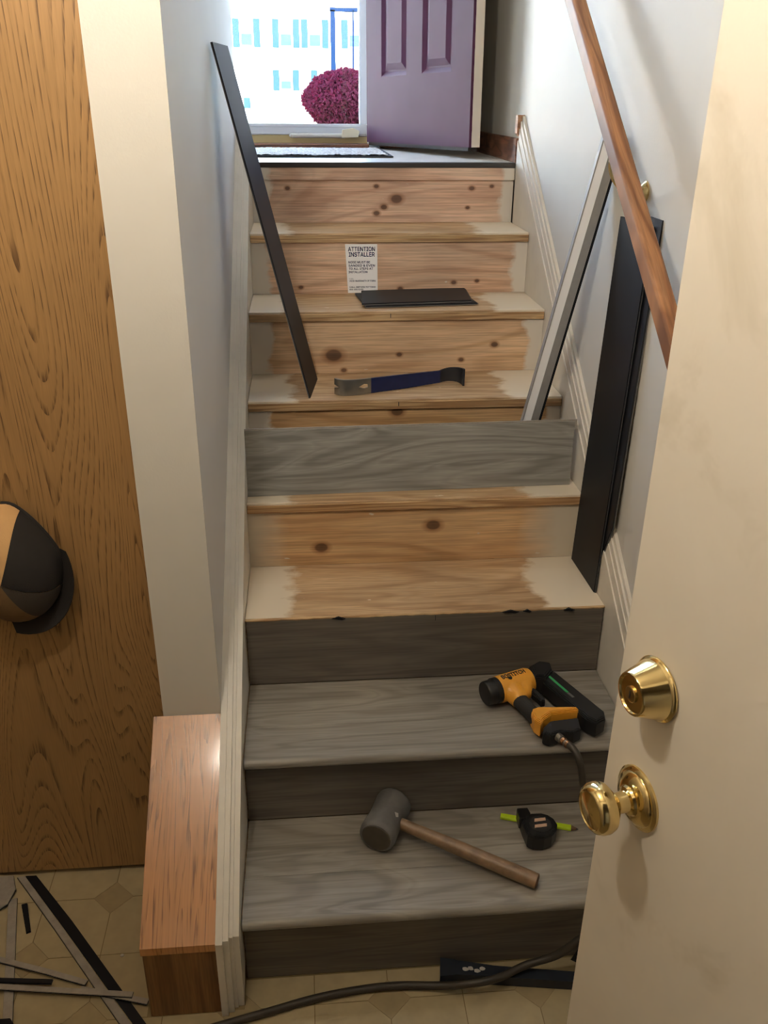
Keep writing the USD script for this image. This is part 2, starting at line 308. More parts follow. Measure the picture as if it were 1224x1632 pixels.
plain('lino_ground', lin(128, 112, 78), 0.55)
for i, c in enumerate(((166, 151, 118), (161, 146, 113), (170, 155, 122))):
    plain(f'lino_tile_{i}', lin(*c), 0.4, var=0.08, vscale=26, bump=0.12, bscale=150)
plain('lino_diamond', lin(153, 137, 104), 0.4, var=0.1, vscale=30)
plain('paper', lin(248, 246, 246), 0.7)
plain('ink_navy', lin(14, 20, 74), 0.6)
plain('steel', lin(150, 146, 138), 0.32, metal=0.75, var=0.12, vscale=40)
plain('blue_enamel', lin(22, 34, 78), 0.38, var=0.15, vscale=50)
plain('dark_steel', lin(48, 50, 56), 0.4, metal=0.4)
plain('rubber_head', lin(98, 96, 93), 0.6, var=0.16, vscale=30, bump=0.25, bscale=120)
plain('rubber_face', lin(70, 63, 52), 0.7, var=0.14, vscale=40)
plain('scuff_white', lin(176, 172, 166), 0.6)
plain('mallet_handle', lin(130, 104, 78), 0.42, var=0.28, vscale=34, bump=0.15, bscale=150)
plain('handle_end', lin(112, 86, 64), 0.7)
plain('gun_yellow', lin(224, 156, 52), 0.38, var=0.06, vscale=40)
plain('gun_black', lin(26, 25, 25), 0.45)
plain('gun_rubber', lin(32, 30, 28), 0.7, bump=0.2, bscale=400)
plain('gun_green', lin(60, 160, 96), 0.4)
plain('staple_silver', lin(170, 168, 160), 0.3, metal=0.8)
plain('fitting_grey', lin(130, 122, 110), 0.4, metal=0.6)
plain('copper_ring', lin(200, 150, 110), 0.25, metal=1.0)
plain('hose_rubber', lin(52, 46, 38), 0.5, var=0.1, vscale=40)
plain('tape_black', lin(22, 21, 21), 0.36)
plain('tape_label', lin(226, 186, 156), 0.3, metal=0.25)
plain('pencil_lime', lin(196, 226, 36), 0.4)
plain('pencil_wood', lin(110, 84, 66), 0.6)
plain('graphite', lin(48, 46, 46), 0.4)
plain('tool_navy', lin(30, 36, 46), 0.42, var=0.2, vscale=30)
plain('cap_tan', lin(198, 156, 104), 0.85, bump=0.2, bscale=500, var=0.05, vscale=30)
plain('cap_black', lin(32, 28, 26), 0.85, bump=0.35, bscale=420)
plain('cap_grey', lin(58, 52, 46), 0.85, bump=0.3, bscale=420)
plain('cap_olive', lin(112, 86, 54), 0.85, bump=0.2, bscale=500, var=0.2, vscale=18)
plain('siding', lin(236, 236, 232), 0.7)
plain('shutter_blue', lin(46, 68, 73), 0.95, spec=0.0)
plain('far_pane', lin(60, 84, 82), 0.9, spec=0.0)
plain('roof_shingle', lin(120, 112, 108), 0.9)
plain('arbor_metal', lin(24, 40, 65), 0.9, spec=0.0)
plain('lawn', lin(150, 160, 110), 0.9, var=0.2, vscale=0.8)
plain('pavement', lin(200, 196, 188), 0.85)
mat('maple_leaf', {'o': ('geometry', {}), 'd': ('principled_bsdf', {'roughness': 0.9, 'specular_ior_level': 0.1}), 't': ('translucent_bsdf', {'color': lin(84, 10, 34)}), 'm': ('mix_closure', {'fac': 0.35}),
    'r': ('rgb_ramp', {'ramp': [(0.0, lin(40, 6, 22)), (0.5, lin(62, 10, 30)), (1.0, lin(92, 14, 36))]})},
    [('o.random_per_island', 'r.fac'), ('r.color', 'd.base_color'), ('d.BSDF', 'm.closure1'), ('t.BSDF', 'm.closure2')], surface='m.closure')
plain('bark', lin(70, 50, 44), 0.9)
plain('sweep_tan', lin(214, 190, 138), 0.6)
plain('tan_brick', lin(112, 88, 48), 0.8, var=0.1, vscale=20)
mat('lamp_glow', {'e': ('emission', {'color': (1.0, 0.92, 0.79), 'strength': LAMP})}, [], surface='e.emission')
mat('foyer_glow', {'e': ('emission', {'color': (1.0, 0.93, 0.86), 'strength': FOYER})}, [], surface='e.emission')

# ------------------------------------------------------------------ the setting
TOP = 8 * R
struct('wall_right', box(WALLX, WALLX + 0.12, -2.7, 3.0, -0.05, 4.75), 'wall_paint')
struct('wall_left', [box(-0.163, LWX, 0.283, 1.90, 0.0, 4.7), box(-0.60, -0.163, 1.80, 1.90, -0.06, 4.7)], 'wall_paint')
struct('wall_landing_left', box(-0.72, -0.60, 1.80, 3.0, -0.06, 4.75), 'wall_paint')
struct('wall_entry', [box(-0.72, -0.40, 2.76, 2.96, -0.06, 4.75), box(0.49, WALLX + 0.12, 2.76, 2.96, -0.06, 4.75), box(-0.40, 0.49, 2.76, 2.96, TOP + 2.12, TOP + 2.24), box(-0.40, 0.49, 2.76, 2.96, 4.60, 4.75), box(-0.42, -0.36, 2.76, 2.96, TOP + 2.24, 4.60), box(0.49, 0.50, 2.76, 2.96, TOP + 2.24, 4.60), box(-0.40, 0.49, 2.76, 2.96, -0.06, TOP - 0.04)], 'wall_paint')
struct('wall_header', box(-0.163, WALLX, 0.283, 0.383, 2.44, 4.75), 'wall_paint')
struct('wall_closet', box(-1.25, -0.163, 0.345, 0.45, -0.05, 2.5), 'hall_paint')
struct('wall_hall_left', box(-1.25, -1.13, -2.7, 0.45, -0.05, 2.5), 'hall_paint')
struct('wall_near', [box(-1.13, -0.13, -1.46, -1.33, 0, 2.44), box(0.70, WALLX, -1.46, -1.33, 0, 2.44), box(-0.13, 0.70, -1.46, -1.33, 2.06, 2.44)], 'hall_paint')
struct('wall_back', box(-1.25, WALLX + 0.12, -2.8, -2.7, -0.05, 2.5), 'dim_paint')
struct('ceiling_hall', [box(-1.25, WALLX, -2.7, 0.283, 2.44, 2.56), box(-1.25, -0.163, 0.283, 0.45, 2.44, 2.56)], 'hall_paint')
struct('ceiling', [box(-0.72, WALLX + 0.12, 0.283, 3.0, 4.70, 4.80), box(-0.60, -0.163, 0.45, 1.90, 4.70, 4.80)], 'ceiling_paint')
struct('trim_1', [box(0.672, 0.70, -1.46, -1.30, 0, 2.06), box(-0.13, -0.10, -1.46, -1.33, 0, 2.06)], 'trim_paint')   # jambs of the near doorway
# landing
struct('landing', [box(-0.60, WALLX, 7 * T + 0.02, 2.76, TOP - 0.05, TOP)], 'landing_tile')
struct('trim_2', box(0.0, W, 7 * T - 0.014, 7 * T + 0.02, TOP - 0.012, TOP + 0.003, 0.001), 'metal_strip')            # dark edge strip of the landing

# floor: sheet base and its octagon-and-diamond pattern
fl = thing('floor', kind='structure')
obj('base', box(-1.25, WALLX, -2.7, 3.0, -0.06, -0.0006), 'lino_ground', fl)
PIT, GX, GY, DR = 0.1485, 0.286, -0.072, 0.043
def clip_box(x0, x1, y0, y1): return sbox(x0, y0, x1, y1)
blocked = sbox(-0.19, -0.07, 0.0, 0.4).union(sbox(0.0, -0.007, WALLX, 0.5)).union(sbox(-0.19, -0.071, 0.0, 0.5))
area = sbox(-1.0, -0.62, 0.862, 0.343).difference(blocked)
for i in range(-9, 5):
    for j in range(-4, 4):
        cx, cy = GX + i * PIT, GY + j * PIT
        # square whose lower-left corner is this vertex; corners with an even index sum carry a diamond
        q = sbox(cx, cy, cx + PIT, cy + PIT).buffer(-0.0011, join_style=2)
        for di, dj in ((0, 0), (1, 0), (0, 1), (1, 1)):
            if (i + di + j + dj) % 2 == 0:
                c = (GX + (i + di) * PIT, GY + (j + dj) * PIT); q = q.difference(affinity.rotate(sbox(c[0] - DR * 0.72, c[1] - DR * 0.72, c[0] + DR * 0.72, c[1] + DR * 0.72), 45))
        q = q.intersection(area)
        for g in getattr(q, 'geoms', [q]):
            if g.area > 1e-4: obj('tile', prism(g, 'z', -0.002, 0.0), f'lino_tile_{rng.randrange(3)}', fl, smooth=False)
        if (i + j) % 2 == 0:
            d = affinity.rotate(sbox(cx - DR * 0.70, cy - DR * 0.70, cx + DR * 0.70, cy + DR * 0.70), 45).intersection(area)
            for g in getattr(d, 'geoms', [d]):
                if g.area > 1e-4: obj('diamond_tile', prism(g, 'z', -0.002, 0.0), 'lino_diamond', fl, smooth=False)

# ------------------------------------------------------------------ staircase
st = thing('staircase', 'straight flight of wooden steps, bare pine above and grey wood-look vinyl on the lowest steps', 'staircase', (W / 2, 0, 0))
TH, VT = 0.028, 0.006
for k in range(1, 9):
    y0 = (k - 1) * T
    lo, hi = (k - 1) * R + (0 if k > 1 else 0.0), k * R - TH
    if k in (1, 2, 3):
        top = hi if k != 3 else 3 * R - 0.004
        obj('riser_carcass', box(0, W, y0 + 0.002, y0 + 0.02, lo, min(top, hi)), 'pine_nose', st)
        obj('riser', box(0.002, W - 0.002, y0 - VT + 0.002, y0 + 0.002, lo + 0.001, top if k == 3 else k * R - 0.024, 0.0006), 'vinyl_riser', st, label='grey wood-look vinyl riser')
    else:
        obj('riser', box(0, W, y0, y0 + 0.02, lo, hi if k < 8 else TOP - 0.05), f'pine_riser_{k}', st, label='bare pine riser with knots and old paint at the ends')
for k in range(1, 8):
    y0, y1, z = (k - 1) * T, k * T, k * R
    if k in (1, 2):
        obj('tread_carcass', box(0, W, y0 + 0.002, y1, z - TH, z - 0.006), 'pine_nose', st)
        n1 = 0.0274; ys = y0 + 0.088
        obj('tread_plank', box(0.002, W - 0.002, ys + 0.0006, y1 - VT + 0.002, z - 0.006, z, 0.0008), 'vinyl_tread', st, label='grey vinyl tread board')
        arc = [(y0 - n1 + 0.012 + 0.012 * math.cos(a), z - 0.012 + 0.012 * math.sin(a)) for a in np.linspace(math.pi / 2, math.pi * 1.5, 12)]
        prof = [(ys - 0.0006, z), *arc, (y0 - VT + 0.003, z - 0.024), (y0 - VT + 0.003, z - 0.006), (ys - 0.0006, z - 0.006)]
        obj('stair_nose', prism(prof, 'x', 0.002, W - 0.002), 'vinyl_tread', st, label='rounded grey vinyl stair nose', smooth=40)
    elif k == 3:
        obj('tread', box(0, W, y0 - 0.0045, y1, z - TH + 0.026, z, 0.001) if False else box(0, W, y0 + 0.002, y1, z - TH, z, 0.001), 'pine_tread', st, label='bare pine tread, nose cut off, paint at both ends')
        # chipped front edge left by the cut, with black adhesive
        pts = []
        r3 = random.Random(5)
        xs = np.linspace(0, W, 60)
        edge = [(x, y0 - 0.004 - 0.003 * r3.random()) for x in xs]
        obj('chipped_edge', prism(edge + [(W, y0 + 0.002), (0, y0 + 0.002)], 'z', z - 0.0035, z - 0.0005), 'pine_nose', st)
        for (x, w) in ((0.215, 0.016), (0.62, 0.02), (0.66, 0.01), (0.76, 0.014)):
            obj('adhesive_smear', hull([(x + dx * w, y0 - 0.0085 + dy, z - 0.007 + dz) for dx, dy, dz in ((-1, 0, 0.004), (1, 0, 0.003), (0, 0, 0.0085), (0.5, 0, 0.0), (-1, 0.004, 0.004), (1, 0.004, 0.003), (0, 0.005, 0.0085), (0.5, 0.004, 0.0))]), 'plank_backing', st)
    else:
        obj('tread', box(0, W, y0 - NS, y1, z - TH + 0.003, z, 0.0015), 'pine_tread', st, label='bare pine tread with old paint at both ends')
        obj('nose_strip', box(0.001, W - 0.001, y0 - NS - 0.0035, y0 - NS + 0.001, z - TH + 0.001, z - 0.006, 0.0012), 'pine_nose', st)
obj('nose_strip', box(0, W, 7 * T - 0.012, 7 * T + 0.02, TOP - 0.05, TOP - 0.012, 0.0015), f'pine_riser_8', st)
for k, x in ((6, 0.40), (5, 0.40), (3, 0.44)):
    obj('pencil_mark', box(x, x + 0.002, (k - 1) * T - (NS + 0.0042 if k != 3 else 0.0078), (k - 1) * T - (NS + 0.003 if k != 3 else 0.002), k * R - 0.018, k * R - 0.0065), 'graphite', st)

# skirt boards: stepped mouldings following the slope
S = T and R / T
def skirt(name, layers, y0, y1, zbot, label=None):
    t = thing(name, kind='structure')
    for nm, x0, x1, off, dy in layers:
        ya = y0 + dy
        obj(nm, prism([(ya, 0), (y1, S * y1 + off - 0.42), (y1, S * y1 + off), (ya, S * ya + off)], 'x', x0, x1), 'trim_paint', t)
    return t
skirt('trim_3', (('backing_board', LWX, -0.030, 0.256, -0.020), ('moulding', -0.030, -0.019, 0.252, -0.013), ('bead', -0.019, -0.012, 0.243, -0.004), ('face_board', -0.012, -0.0005, 0.238, 0.0)), -0.062, 1.84, 0.0)
skirt('trim_4', (('backing_board', 0.860, WALLX, 0.334, 0), ('moulding', 0.855, 0.860, 0.318, 0), ('bead', 0.852, 0.855, 0.296, 0), ('face_board', W + 0.0005, 0.852, 0.262, 0)), -0.04, 1.752, 0.0)

# landing baseboards
struct('baseboard_right', box(WALLX - 0.014, WALLX, 1.795, 2.76, TOP, TOP + 0.075, 0.003), 'dark_base')
struct('baseboard_entry', box(0.49, WALLX - 0.014, 2.746, 2.76, TOP, TOP + 0.075, 0.003), 'dark_base')
blk = [(0.8455, 1.588), (0.868, 1.588), (0.868, 1.548), (0.863, 1.532), (0.853, 1.526), (0.8455, 1.535)]
struct('trim_5', prism(blk, 'y', 1.7535, 1.785), 'block_wood')       # stained end block of the right skirt

# oak clad knee wall at the foot of the left wall
kw = thing('knee_wall', 'low oak-clad knee wall with a sloping orange oak top at the foot of the white post', 'knee wall', (-0.11, -0.07, 0))
zt = lambda y: 0.246 + 0.722 * y
obj('top_board', prism([(-0.075, zt(-0.075) - 0.018), (0.282, zt(0.282) - 0.018), (0.282, zt(0.282)), (-0.075, zt(-0.075))], 'x', -0.183, -0.0434), 'oak_cap', kw, label='glossy orange oak top board')
obj('front_panel', box(-0.181, -0.0436, -0.072, -0.058, 0.0, zt(-0.065) - 0.019, 0.001), 'oak_face', kw, label='brown oak front board')
obj('side_panel', prism([(-0.058, 0), (0.282, 0), (0.282, zt(0.282) - 0.019), (-0.058, zt(-0.058) - 0.019)], 'x', -0.181, -0.168), 'oak_face', kw)
obj('core', prism([(-0.056, 0), (0.281, 0), (0.281, zt(0.281) - 0.022), (-0.056, zt(-0.056) - 0.022)], 'x', -0.166, -0.047), 'dark_gap', kw)

# oak closet door
d4 = thing('door_4', kind='structure', loc=(-0.55, 0.32, 0))
obj('slab', box(-0.965, -0.166, 0.302, 0.338, 0.014, 2.03, 0.001), 'oak_door', d4)
KD = np.array([-0.40, 0.302, 0.93])
obj('knob', lathe([(0.001, 0.058), (0.016, 0.057), (0.026, 0.047), (0.026, 0.037), (0.013, 0.026), (0.011, 0.012), (0.028, 0.008), (0.031, 0.0)], (-0.43, 0.302, 0.90), (0, -1, 0), 28), 'brass', d4)
struct('trim_6', [box(-1.06, -0.968, 0.318, 0.345, 0, 2.12)], 'trim_paint')

# ------------------------------------------------------------------ near white door with brass hardware
E0 = np.array([0.4792, -0.5074, 0.0]); DD = np.array([0.240, -0.9708, 0.0]); DN = np.array([-0.9708, -0.240, 0.0]); ZZ = np.array([0, 0, 1.0])
d1 = thing('door_1', kind='structure', loc=tuple(E0 + DD * 0.39))
cen = E0 + DD * 0.39 - DN * 0.0225 + ZZ * 1.025
LZ = ZZ - DN * 0.009; LZ /= np.linalg.norm(LZ); LN = np.cross(LZ, DD); LN *= np.sign(LN @ DN)     # the slab hangs slightly out of plumb
obj('slab', obox(cen + DN * 0.0004, (DD, LN, LZ), (0.39, 0.0225, 1.015), 0.002), 'door_paint', d1)
K = np.array([0.4944, -0.5689, 0.9665]); B = K + ZZ * 0.1393
db = obj('deadbolt', lathe([(0.0305, 0.0), (0.033, 0.001), (0.0335, 0.003), (0.0325, 0.0045), (0.0305, 0.006), (0.0225, 0.0295), (0.0215, 0.031), (0.0195, 0.0312), (0.0185, 0.0295), (0.001, 0.0295)], B, DN, 48), 'brass', d1, label='brass deadbolt with keyhole')
obj('lock_cylinder', lathe([(0.0085, 0.0290), (0.0085, 0.0312), (0.0075, 0.0318), (0.001, 0.0318)], B, DN, 24), 'brass_dull', db)
obj('keyhole', obox(B + DN * 0.0318, (DD, DN, ZZ), (0.0010, 0.0004, 0.0042)), 'dark_gap', db)
kn = obj('rosette', lathe([(0.0335, 0.0), (0.0350, 0.001), (0.0350, 0.0035), (0.0325, 0.0055), (0.0300, 0.0060), (0.0285, 0.0085), (0.0225, 0.0120), (0.0170, 0.0135), (0.001, 0.0135)], K, DN, 48), 'brass', d1, label='round brass rosette')
ARC = [(0.0275 * math.sin(a) if a > 0.3 else 0.0275 * math.sin(a), 0.0) for a in (0,)]
obj('knob', lathe([(0.0155, 0.012), (0.0165, 0.014), (0.0150, 0.0165), (0.0115, 0.018), (0.0108, 0.028), (0.0125, 0.032), (0.0195, 0.0355), (0.0255, 0.0405), (0.0275, 0.0460), (0.0272, 0.0520), (0.0250, 0.0570), (0.0222, 0.0595), (0.0205, 0.0600), (0.0195, 0.0590), (0.0185, 0.0588), (0.0100, 0.0605), (0.0005, 0.0610)], K, DN, 48), 'brass', kn, label='round brass door knob')
for z in (0.25, 1.0, 1.8):
    obj('hinge', lathe([(0.001, 0.0), (0.007, 0.0), (0.007, 0.09), (0.001, 0.09)], E0 + DD * 0.784 + ZZ * z, (0, 0, 1), 12), 'brass_dull', d1)

# ------------------------------------------------------------------ entry: purple six panel door, storm door, threshold
H = np.array([0.437, 2.755, TOP + 0.024]); DW = 0.81
ED = np.array([math.cos(math.radians(68.3)), -math.sin(math.radians(68.3)), 0.0]); EN = np.array([-math.sin(math.radians(68.3)), -math.cos(math.radians(68.3)), 0.0])
ED = ED + np.array([0, 0, 0.016]); ED /= np.linalg.norm(ED); DZ = np.cross(ED, EN); DZ *= np.sign(DZ[2])
d2 = thing('door_2', kind='structure', loc=tuple(H + ED * 0.4 - ZZ * 0.02))
def on_door(x, z, d): return H + ED * x + DZ * z + EN * d
def door_slab(x0, x1, z0, z1, d0, d1, b=0.0): return obox(on_door((x0 + x1) / 2, (z0 + z1) / 2, (d0 + d1) / 2), (ED, EN, DZ), ((x1 - x0) / 2, (d1 - d0) / 2, (z1 - z0) / 2), b)
PX = ((0.135, 0.345), (0.465, 0.675)); PZ = ((0.24, 0.80), (0.95, 1.53), (1.66, 1.92))
# skin with panel openings, set back panels with bevelled mouldings
skin = sbox(0, 0, DW, 2.02)
for a, b in PX:
    for c, d in PZ: skin = skin.difference(sbox(a, c, b, d))
sk = trimesh.creation.extrude_polygon(skin, 0.010, engine='earcut')
A = np.eye(4); A[:3, 0], A[:3, 1], A[:3, 2] = ED, DZ, EN; A[:3, 3] = H + EN * -0.010
sk.apply_transform(A)
if sk.volume < 0: sk.invert()
core = door_slab(0, DW, 0, 2.02, -0.044, -0.0105)
obj('door_skin', sk, 'purple_door', d2)
obj('door_core', core, 'door_edge', d2, label='cream painted door edge')
for a, b in PX:
    for c, d in PZ:
        def ring(i0, d0, i1, d1):
            o = [(a + i0, c + i0), (b - i0, c + i0), (b - i0, d - i0), (a + i0, d - i0)]; q = [(a + i1, c + i1), (b - i1, c + i1), (b - i1, d - i1), (a + i1, d - i1)]
            v = [on_door(x, z, d0) for x, z in o] + [on_door(x, z, d1) for x, z in q]
            f = []
            for i in range(4):
                j = (i + 1) % 4; f += [(i, j, 4 + j), (i, 4 + j, 4 + i)]
            return trimesh.Trimesh(np.array(v), np.array(f), process=False)
        pm = obj('panel_moulding', [ring(0, 0.0, 0.016, -0.0095), ring(0.016, -0.0095, 0.022, -0.0095)], 'purple_door', d2, smooth=False)
        fld = trimesh.Trimesh(np.array([on_door(x, z, -0.002) for x, z in ((a + 0.045, c + 0.045), (b - 0.045, c + 0.045), (b - 0.045, d - 0.045), (a + 0.045, d - 0.045))]), np.array([[0, 1, 2], [0, 2, 3]]), process=False)
        obj('raised_panel', [ring(0.022, -0.0095, 0.045, -0.002), fld], 'purple_door', d2, smooth=False)
obj('door_sweep', door_slab(0.01, DW - 0.01, -0.012, 0.0, -0.040, -0.004), 'metal_strip', d2)
obj('door_knob', lathe([(0.033, 0.0), (0.032, 0.006), (0.012, 0.012), (0.011, 0.03), (0.026, 0.04), (0.027, 0.052), (0.018, 0.06), (0.001, 0.061)], on_door(0.74, 0.93, 0.0), EN, 24), 'brass', d2)
# storm door in the outer opening
d3 = thing('door_3', kind='structure', loc=(0.03, 2.88, TOP))
SY0, SY1 = 2.885, 2.915
obj('bottom_rail', box(-0.365, 0.447, SY0, SY1, TOP + 0.045, TOP + 0.087, 0.003), 'storm_white', d3)
obj('bottom_rail_lip', box(-0.31, 0.415, SY0 - 0.004, SY0 + 0.002, TOP + 0.076, TOP + 0.089, 0.002), 'storm_white', d3)
obj('stile', box(0.414, 0.447, SY0, SY1, TOP + 0.087, TOP + 2.05, 0.003), 'storm_white', d3)
obj('stile', box(-0.365, -0.31, SY0, SY1, TOP + 0.087, TOP + 2.05, 0.003), 'storm_white', d3)
obj('top_rail', box(-0.31, 0.414, SY0, SY1, TOP + 1.99, TOP + 2.05, 0.003), 'storm_white', d3)
obj('glass_pane', box(-0.308, 0.412, 2.899, 2.903, TOP + 0.088, TOP + 1.989), 'storm_glass', d3)
obj('bottom_sweep', box(-0.365, 0.447, 2.893, 2.909, TOP + 0.006, TOP + 0.045), 'sweep_tan', d3, label='tan bottom sweep')
cl = obj('door_closer', lathe([(0.001, -0.004), (0.006, 0.0), (0.0095, 0.004), (0.0095, 0.235), (0.001, 0.237)], (0.115, 2.862, TOP + 0.043), (1, 0, 0), 20), 'closer_grey', d3, label='grey pneumatic closer tube')
obj('closer_rod', lathe([(0.001, 0.0), (0.003, 0.0), (0.003, 0.1), (0.001, 0.1)], (0.345, 2.862, TOP + 0.043), (1, 0, 0), 12), 'steel', cl)
obj('closer_bracket', prism([(0.335, TOP + 0.035), (0.405, TOP + 0.038), (0.412, TOP + 0.062), (0.385, TOP + 0.074), (0.338, TOP + 0.066)], 'y', 2.846, 2.884), 'closer_cream', cl, label='cream closer bracket')
# jambs and sill of the entry
struct('trim_7', [box(0.447, 0.49, 2.70 + 0.06, 2.96, TOP, TOP + 2.12), box(-0.40, -0.367, 2.76, 2.96, TOP, TOP + 2.12), box(-0.367, 0.447, 2.76, 2.96, TOP + 2.055, TOP + 2.12)], 'storm_white')
struct('trim_8', box(-0.367, 0.447, 2.765, 2.868, TOP - 0.04, TOP + 0.014, 0.003), 'threshold_wood')      # wooden threshold
struct('trim_9', box(-0.40, 0.49, 2.868, 3.02, TOP - 0.06, TOP + 0.005), 'tan_brick')                     # outer sill

w1 = thing('window_1', kind='structure', loc=(0.06, 2.87, TOP + 2.7))
obj('frame', [box(-0.36, 0.49, 2.85, 2.89, TOP + 2.24, TOP + 2.28), box(-0.36, 0.49, 2.85, 2.89, 4.56, 4.60), box(-0.36, -0.32, 2.85, 2.89, TOP + 2.28, 4.56), box(0.45, 0.49, 2.85, 2.89, TOP + 2.28, 4.56)], 'storm_white', w1)
obj('glass_pane', box(-0.32, 0.45, 2.868, 2.872, TOP + 2.28, 4.56), 'storm_glass', w1)

# ------------------------------------------------------------------ door mat on the landing
mt = thing('door_mat', 'grey flecked door mat with a dark edge lying on the landing by the storm door', 'mat', (0.05, 2.3, TOP))
mx0, mx1, my0, my1 = -0.42, 0.482, 2.06, 2.56
obj('border', box(mx0, mx1, my0, my1, TOP + 0.0005, TOP + 0.006, 0.002), 'mat_edge', mt)
gx, gy = 120, 60
rs = np.random.RandomState(3)
xs, ys = np.meshgrid(np.linspace(mx0 + 0.012, mx1 - 0.02, gx), np.linspace(my0 + 0.012, my1 - 0.012, gy), indexing='ij')
zs = TOP + 0.0075 + 0.004 * rs.rand(gx, gy); v = np.stack([xs, ys, zs], -1).reshape(-1, 3)
ii, jj = np.meshgrid(np.arange(gx - 1), np.arange(gy - 1), indexing='ij'); a = (ii * gy + jj).ravel()
obj('pile', trimesh.Trimesh(v, np.vstack([np.stack([a, a + gy, a + gy + 1], 1), np.stack([a, a + gy + 1, a + 1], 1)]), process=False), 'mat_pile', mt, smooth=False)

# ------------------------------------------------------------------ handrail
hr = thing('handrail', 'brown oak handrail sloping down the right wall on brass brackets', 'handrail', (0.79, 0.6, 1.55))
rz = lambda y, o: 1.84 + 0.722 * (y - 1.044) + o
sec = Polygon([(0.774, -0.004), (0.808, -0.004), (0.808, 0.046), (0.774, 0.046)]).buffer(-0.008).buffer(0.008, quad_segs=4)
sec = np.array(sec.exterior.coords)[:-1]
ya, yb = -0.02, 2.3
v = [(x, ya, rz(ya, z)) for x, z in sec] + [(x, yb, rz(yb, z)) for x, z in sec]
obj('rail', hull(v), 'oak_rail', hr)
for yb_ in (0.628, 1.75):
    zb = rz(yb_, -0.004)
    br = obj('bracket', tube([(WALLX - 0.006, yb_, zb - 0.075), (0.835, yb_, zb - 0.078), (0.805, yb_, zb - 0.06), (0.791, yb_, zb - 0.004)], 0.0055, 10), 'brass', hr, label='brass handrail bracket')
    obj('rosette', lathe([(0.021, 0.0), (0.021, 0.003), (0.016, 0.008), (0.009, 0.013), (0.001, 0.014)], (WALLX, yb_, zb - 0.075), (-1, 0, 0), 28), 'brass', br)

# ------------------------------------------------------------------ loose vinyl pieces
def plank(name, label, B0, U, L, back_dir, front='vinyl_scrap', back='plank_backing', th=0.0055, cut=None, group=None, fl='wood-look vinyl face', notch=True):
    """loose vinyl plank; B0 a bottom corner, U along its width, L along its length; back_dir = the way its black backing faces"""
    B0, U, L = (np.array(q, float) for q in (B0, U, L)); N = np.cross(U, L); N /= np.linalg.norm(N)
    if N @ np.array(back_dir) < 0: N = -N
    t = thing(name, label, 'vinyl plank', tuple(B0 + U / 2), group)
    quad = [B0, B0 + U, B0 + U + L, B0 + L] if cut is None else [B0 + U * a + L * b for a, b in cut]
    def slab(d0, d1, grow=0.0): return hull([q - N * d0 for q in quad] + [q - N * d1 for q in quad])
    obj('backing', slab(0.0, 0.0022), back, t, label='black foam backing')
    obj('core', slab(0.0022, th - 0.001), 'plank_core', t)
    obj('wear_layer', slab(th - 0.001, th), front, t, label=fl)
    if notch:   # click tongue along one long edge
        u = U / np.linalg.norm(U); e = quad[1], quad[2]
        obj('tongue', hull([e[0] - N * 0.0022, e[0] - N * 0.0036, e[0] + u * 0.004 - N * 0.0022, e[0] + u * 0.004 - N * 0.0036, e[1] - N * 0.0022, e[1] - N * 0.0036, e[1] + u * 0.004 - N * 0.0022, e[1] + u * 0.004 - N * 0.0036]), 'plank_core', t)
    return t
plank('vinyl_plank', 'long black-backed vinyl plank leaning against the left wall, standing on the upper bare step', (0.166, 1.026, 0.9035), (0.022, 0.176, 0), (-0.200, 0.025, 0.842), (1, 0, 0))
plank('vinyl_plank', 'wide black-backed vinyl plank leaning on the right wall below the handrail', (0.834, 0.742, 0.543), (0.0055, -0.175, 0), (0.019, -0.022, 0.858), (-1, 0, 0))
plank('vinyl_plank', 'black-backed vinyl plank mostly hidden behind the wide black plank on the right wall', (0.8408, 0.700, 0.545), (0.0055, -0.168, 0), (0.019, -0.022, 0.872), (-1, 0, 0), cut=[(0.0, 0.0), (0.55, 0.0), (1.0, 0.22), (1.0, 1.0), (0.0, 1.0)])
# two short offcuts stacked black side up on tread 6
z6 = 6 * R + 0.0012
plank('vinyl_offcut', 'lower of the two short black-backed vinyl offcuts stacked on the step below the paper notice', (0.332, 1.292, z6 + 0.0065), (0.330, 0.030, 0), (-0.020, 0.192, 0), (0, 0, 1))
plank('vinyl_offcut', 'upper of the two short black-backed vinyl offcuts stacked on the step below the paper notice', (0.322, 1.300, z6 + 0.0125), (0.325, 0.034, 0), (0.010, 0.190, 0), (0, 0, 1))
# grey riser plank standing loose on tread 4
gp = thing('riser_plank', 'grey wood-look vinyl plank standing on edge across the middle bare step', 'vinyl plank', (W / 2, 0.81, 4 * R))
gz = 4 * R + 0.0008
def gpt(x, z, d): return (x, 0.793 + 0.027 * x + 0.04 * (z - gz) + d, z)
def gslab(x0, x1, z0, z1, d0, d1): return hull([gpt(x, z, d) for x in (x0, x1) for z in (z0, z1) for d in (d0, d1)])
obj('wear_layer', gslab(0.002, 0.832, gz, gz + 0.171, 0.0, 0.0022), 'vinyl_plank', gp)
obj('backing', gslab(0.002, 0.832, gz, gz + 0.171, 0.0024, 0.006), 'plank_backing', gp, label='black foam backing')
obj('tongue', [gslab(0.002, 0.838, gz + 0.171, gz + 0.1755, 0.0018, 0.0042), gslab(0.832, 0.838, gz + 0.150, gz + 0.171, 0.0018, 0.0042)], 'vinyl_scrap', gp)
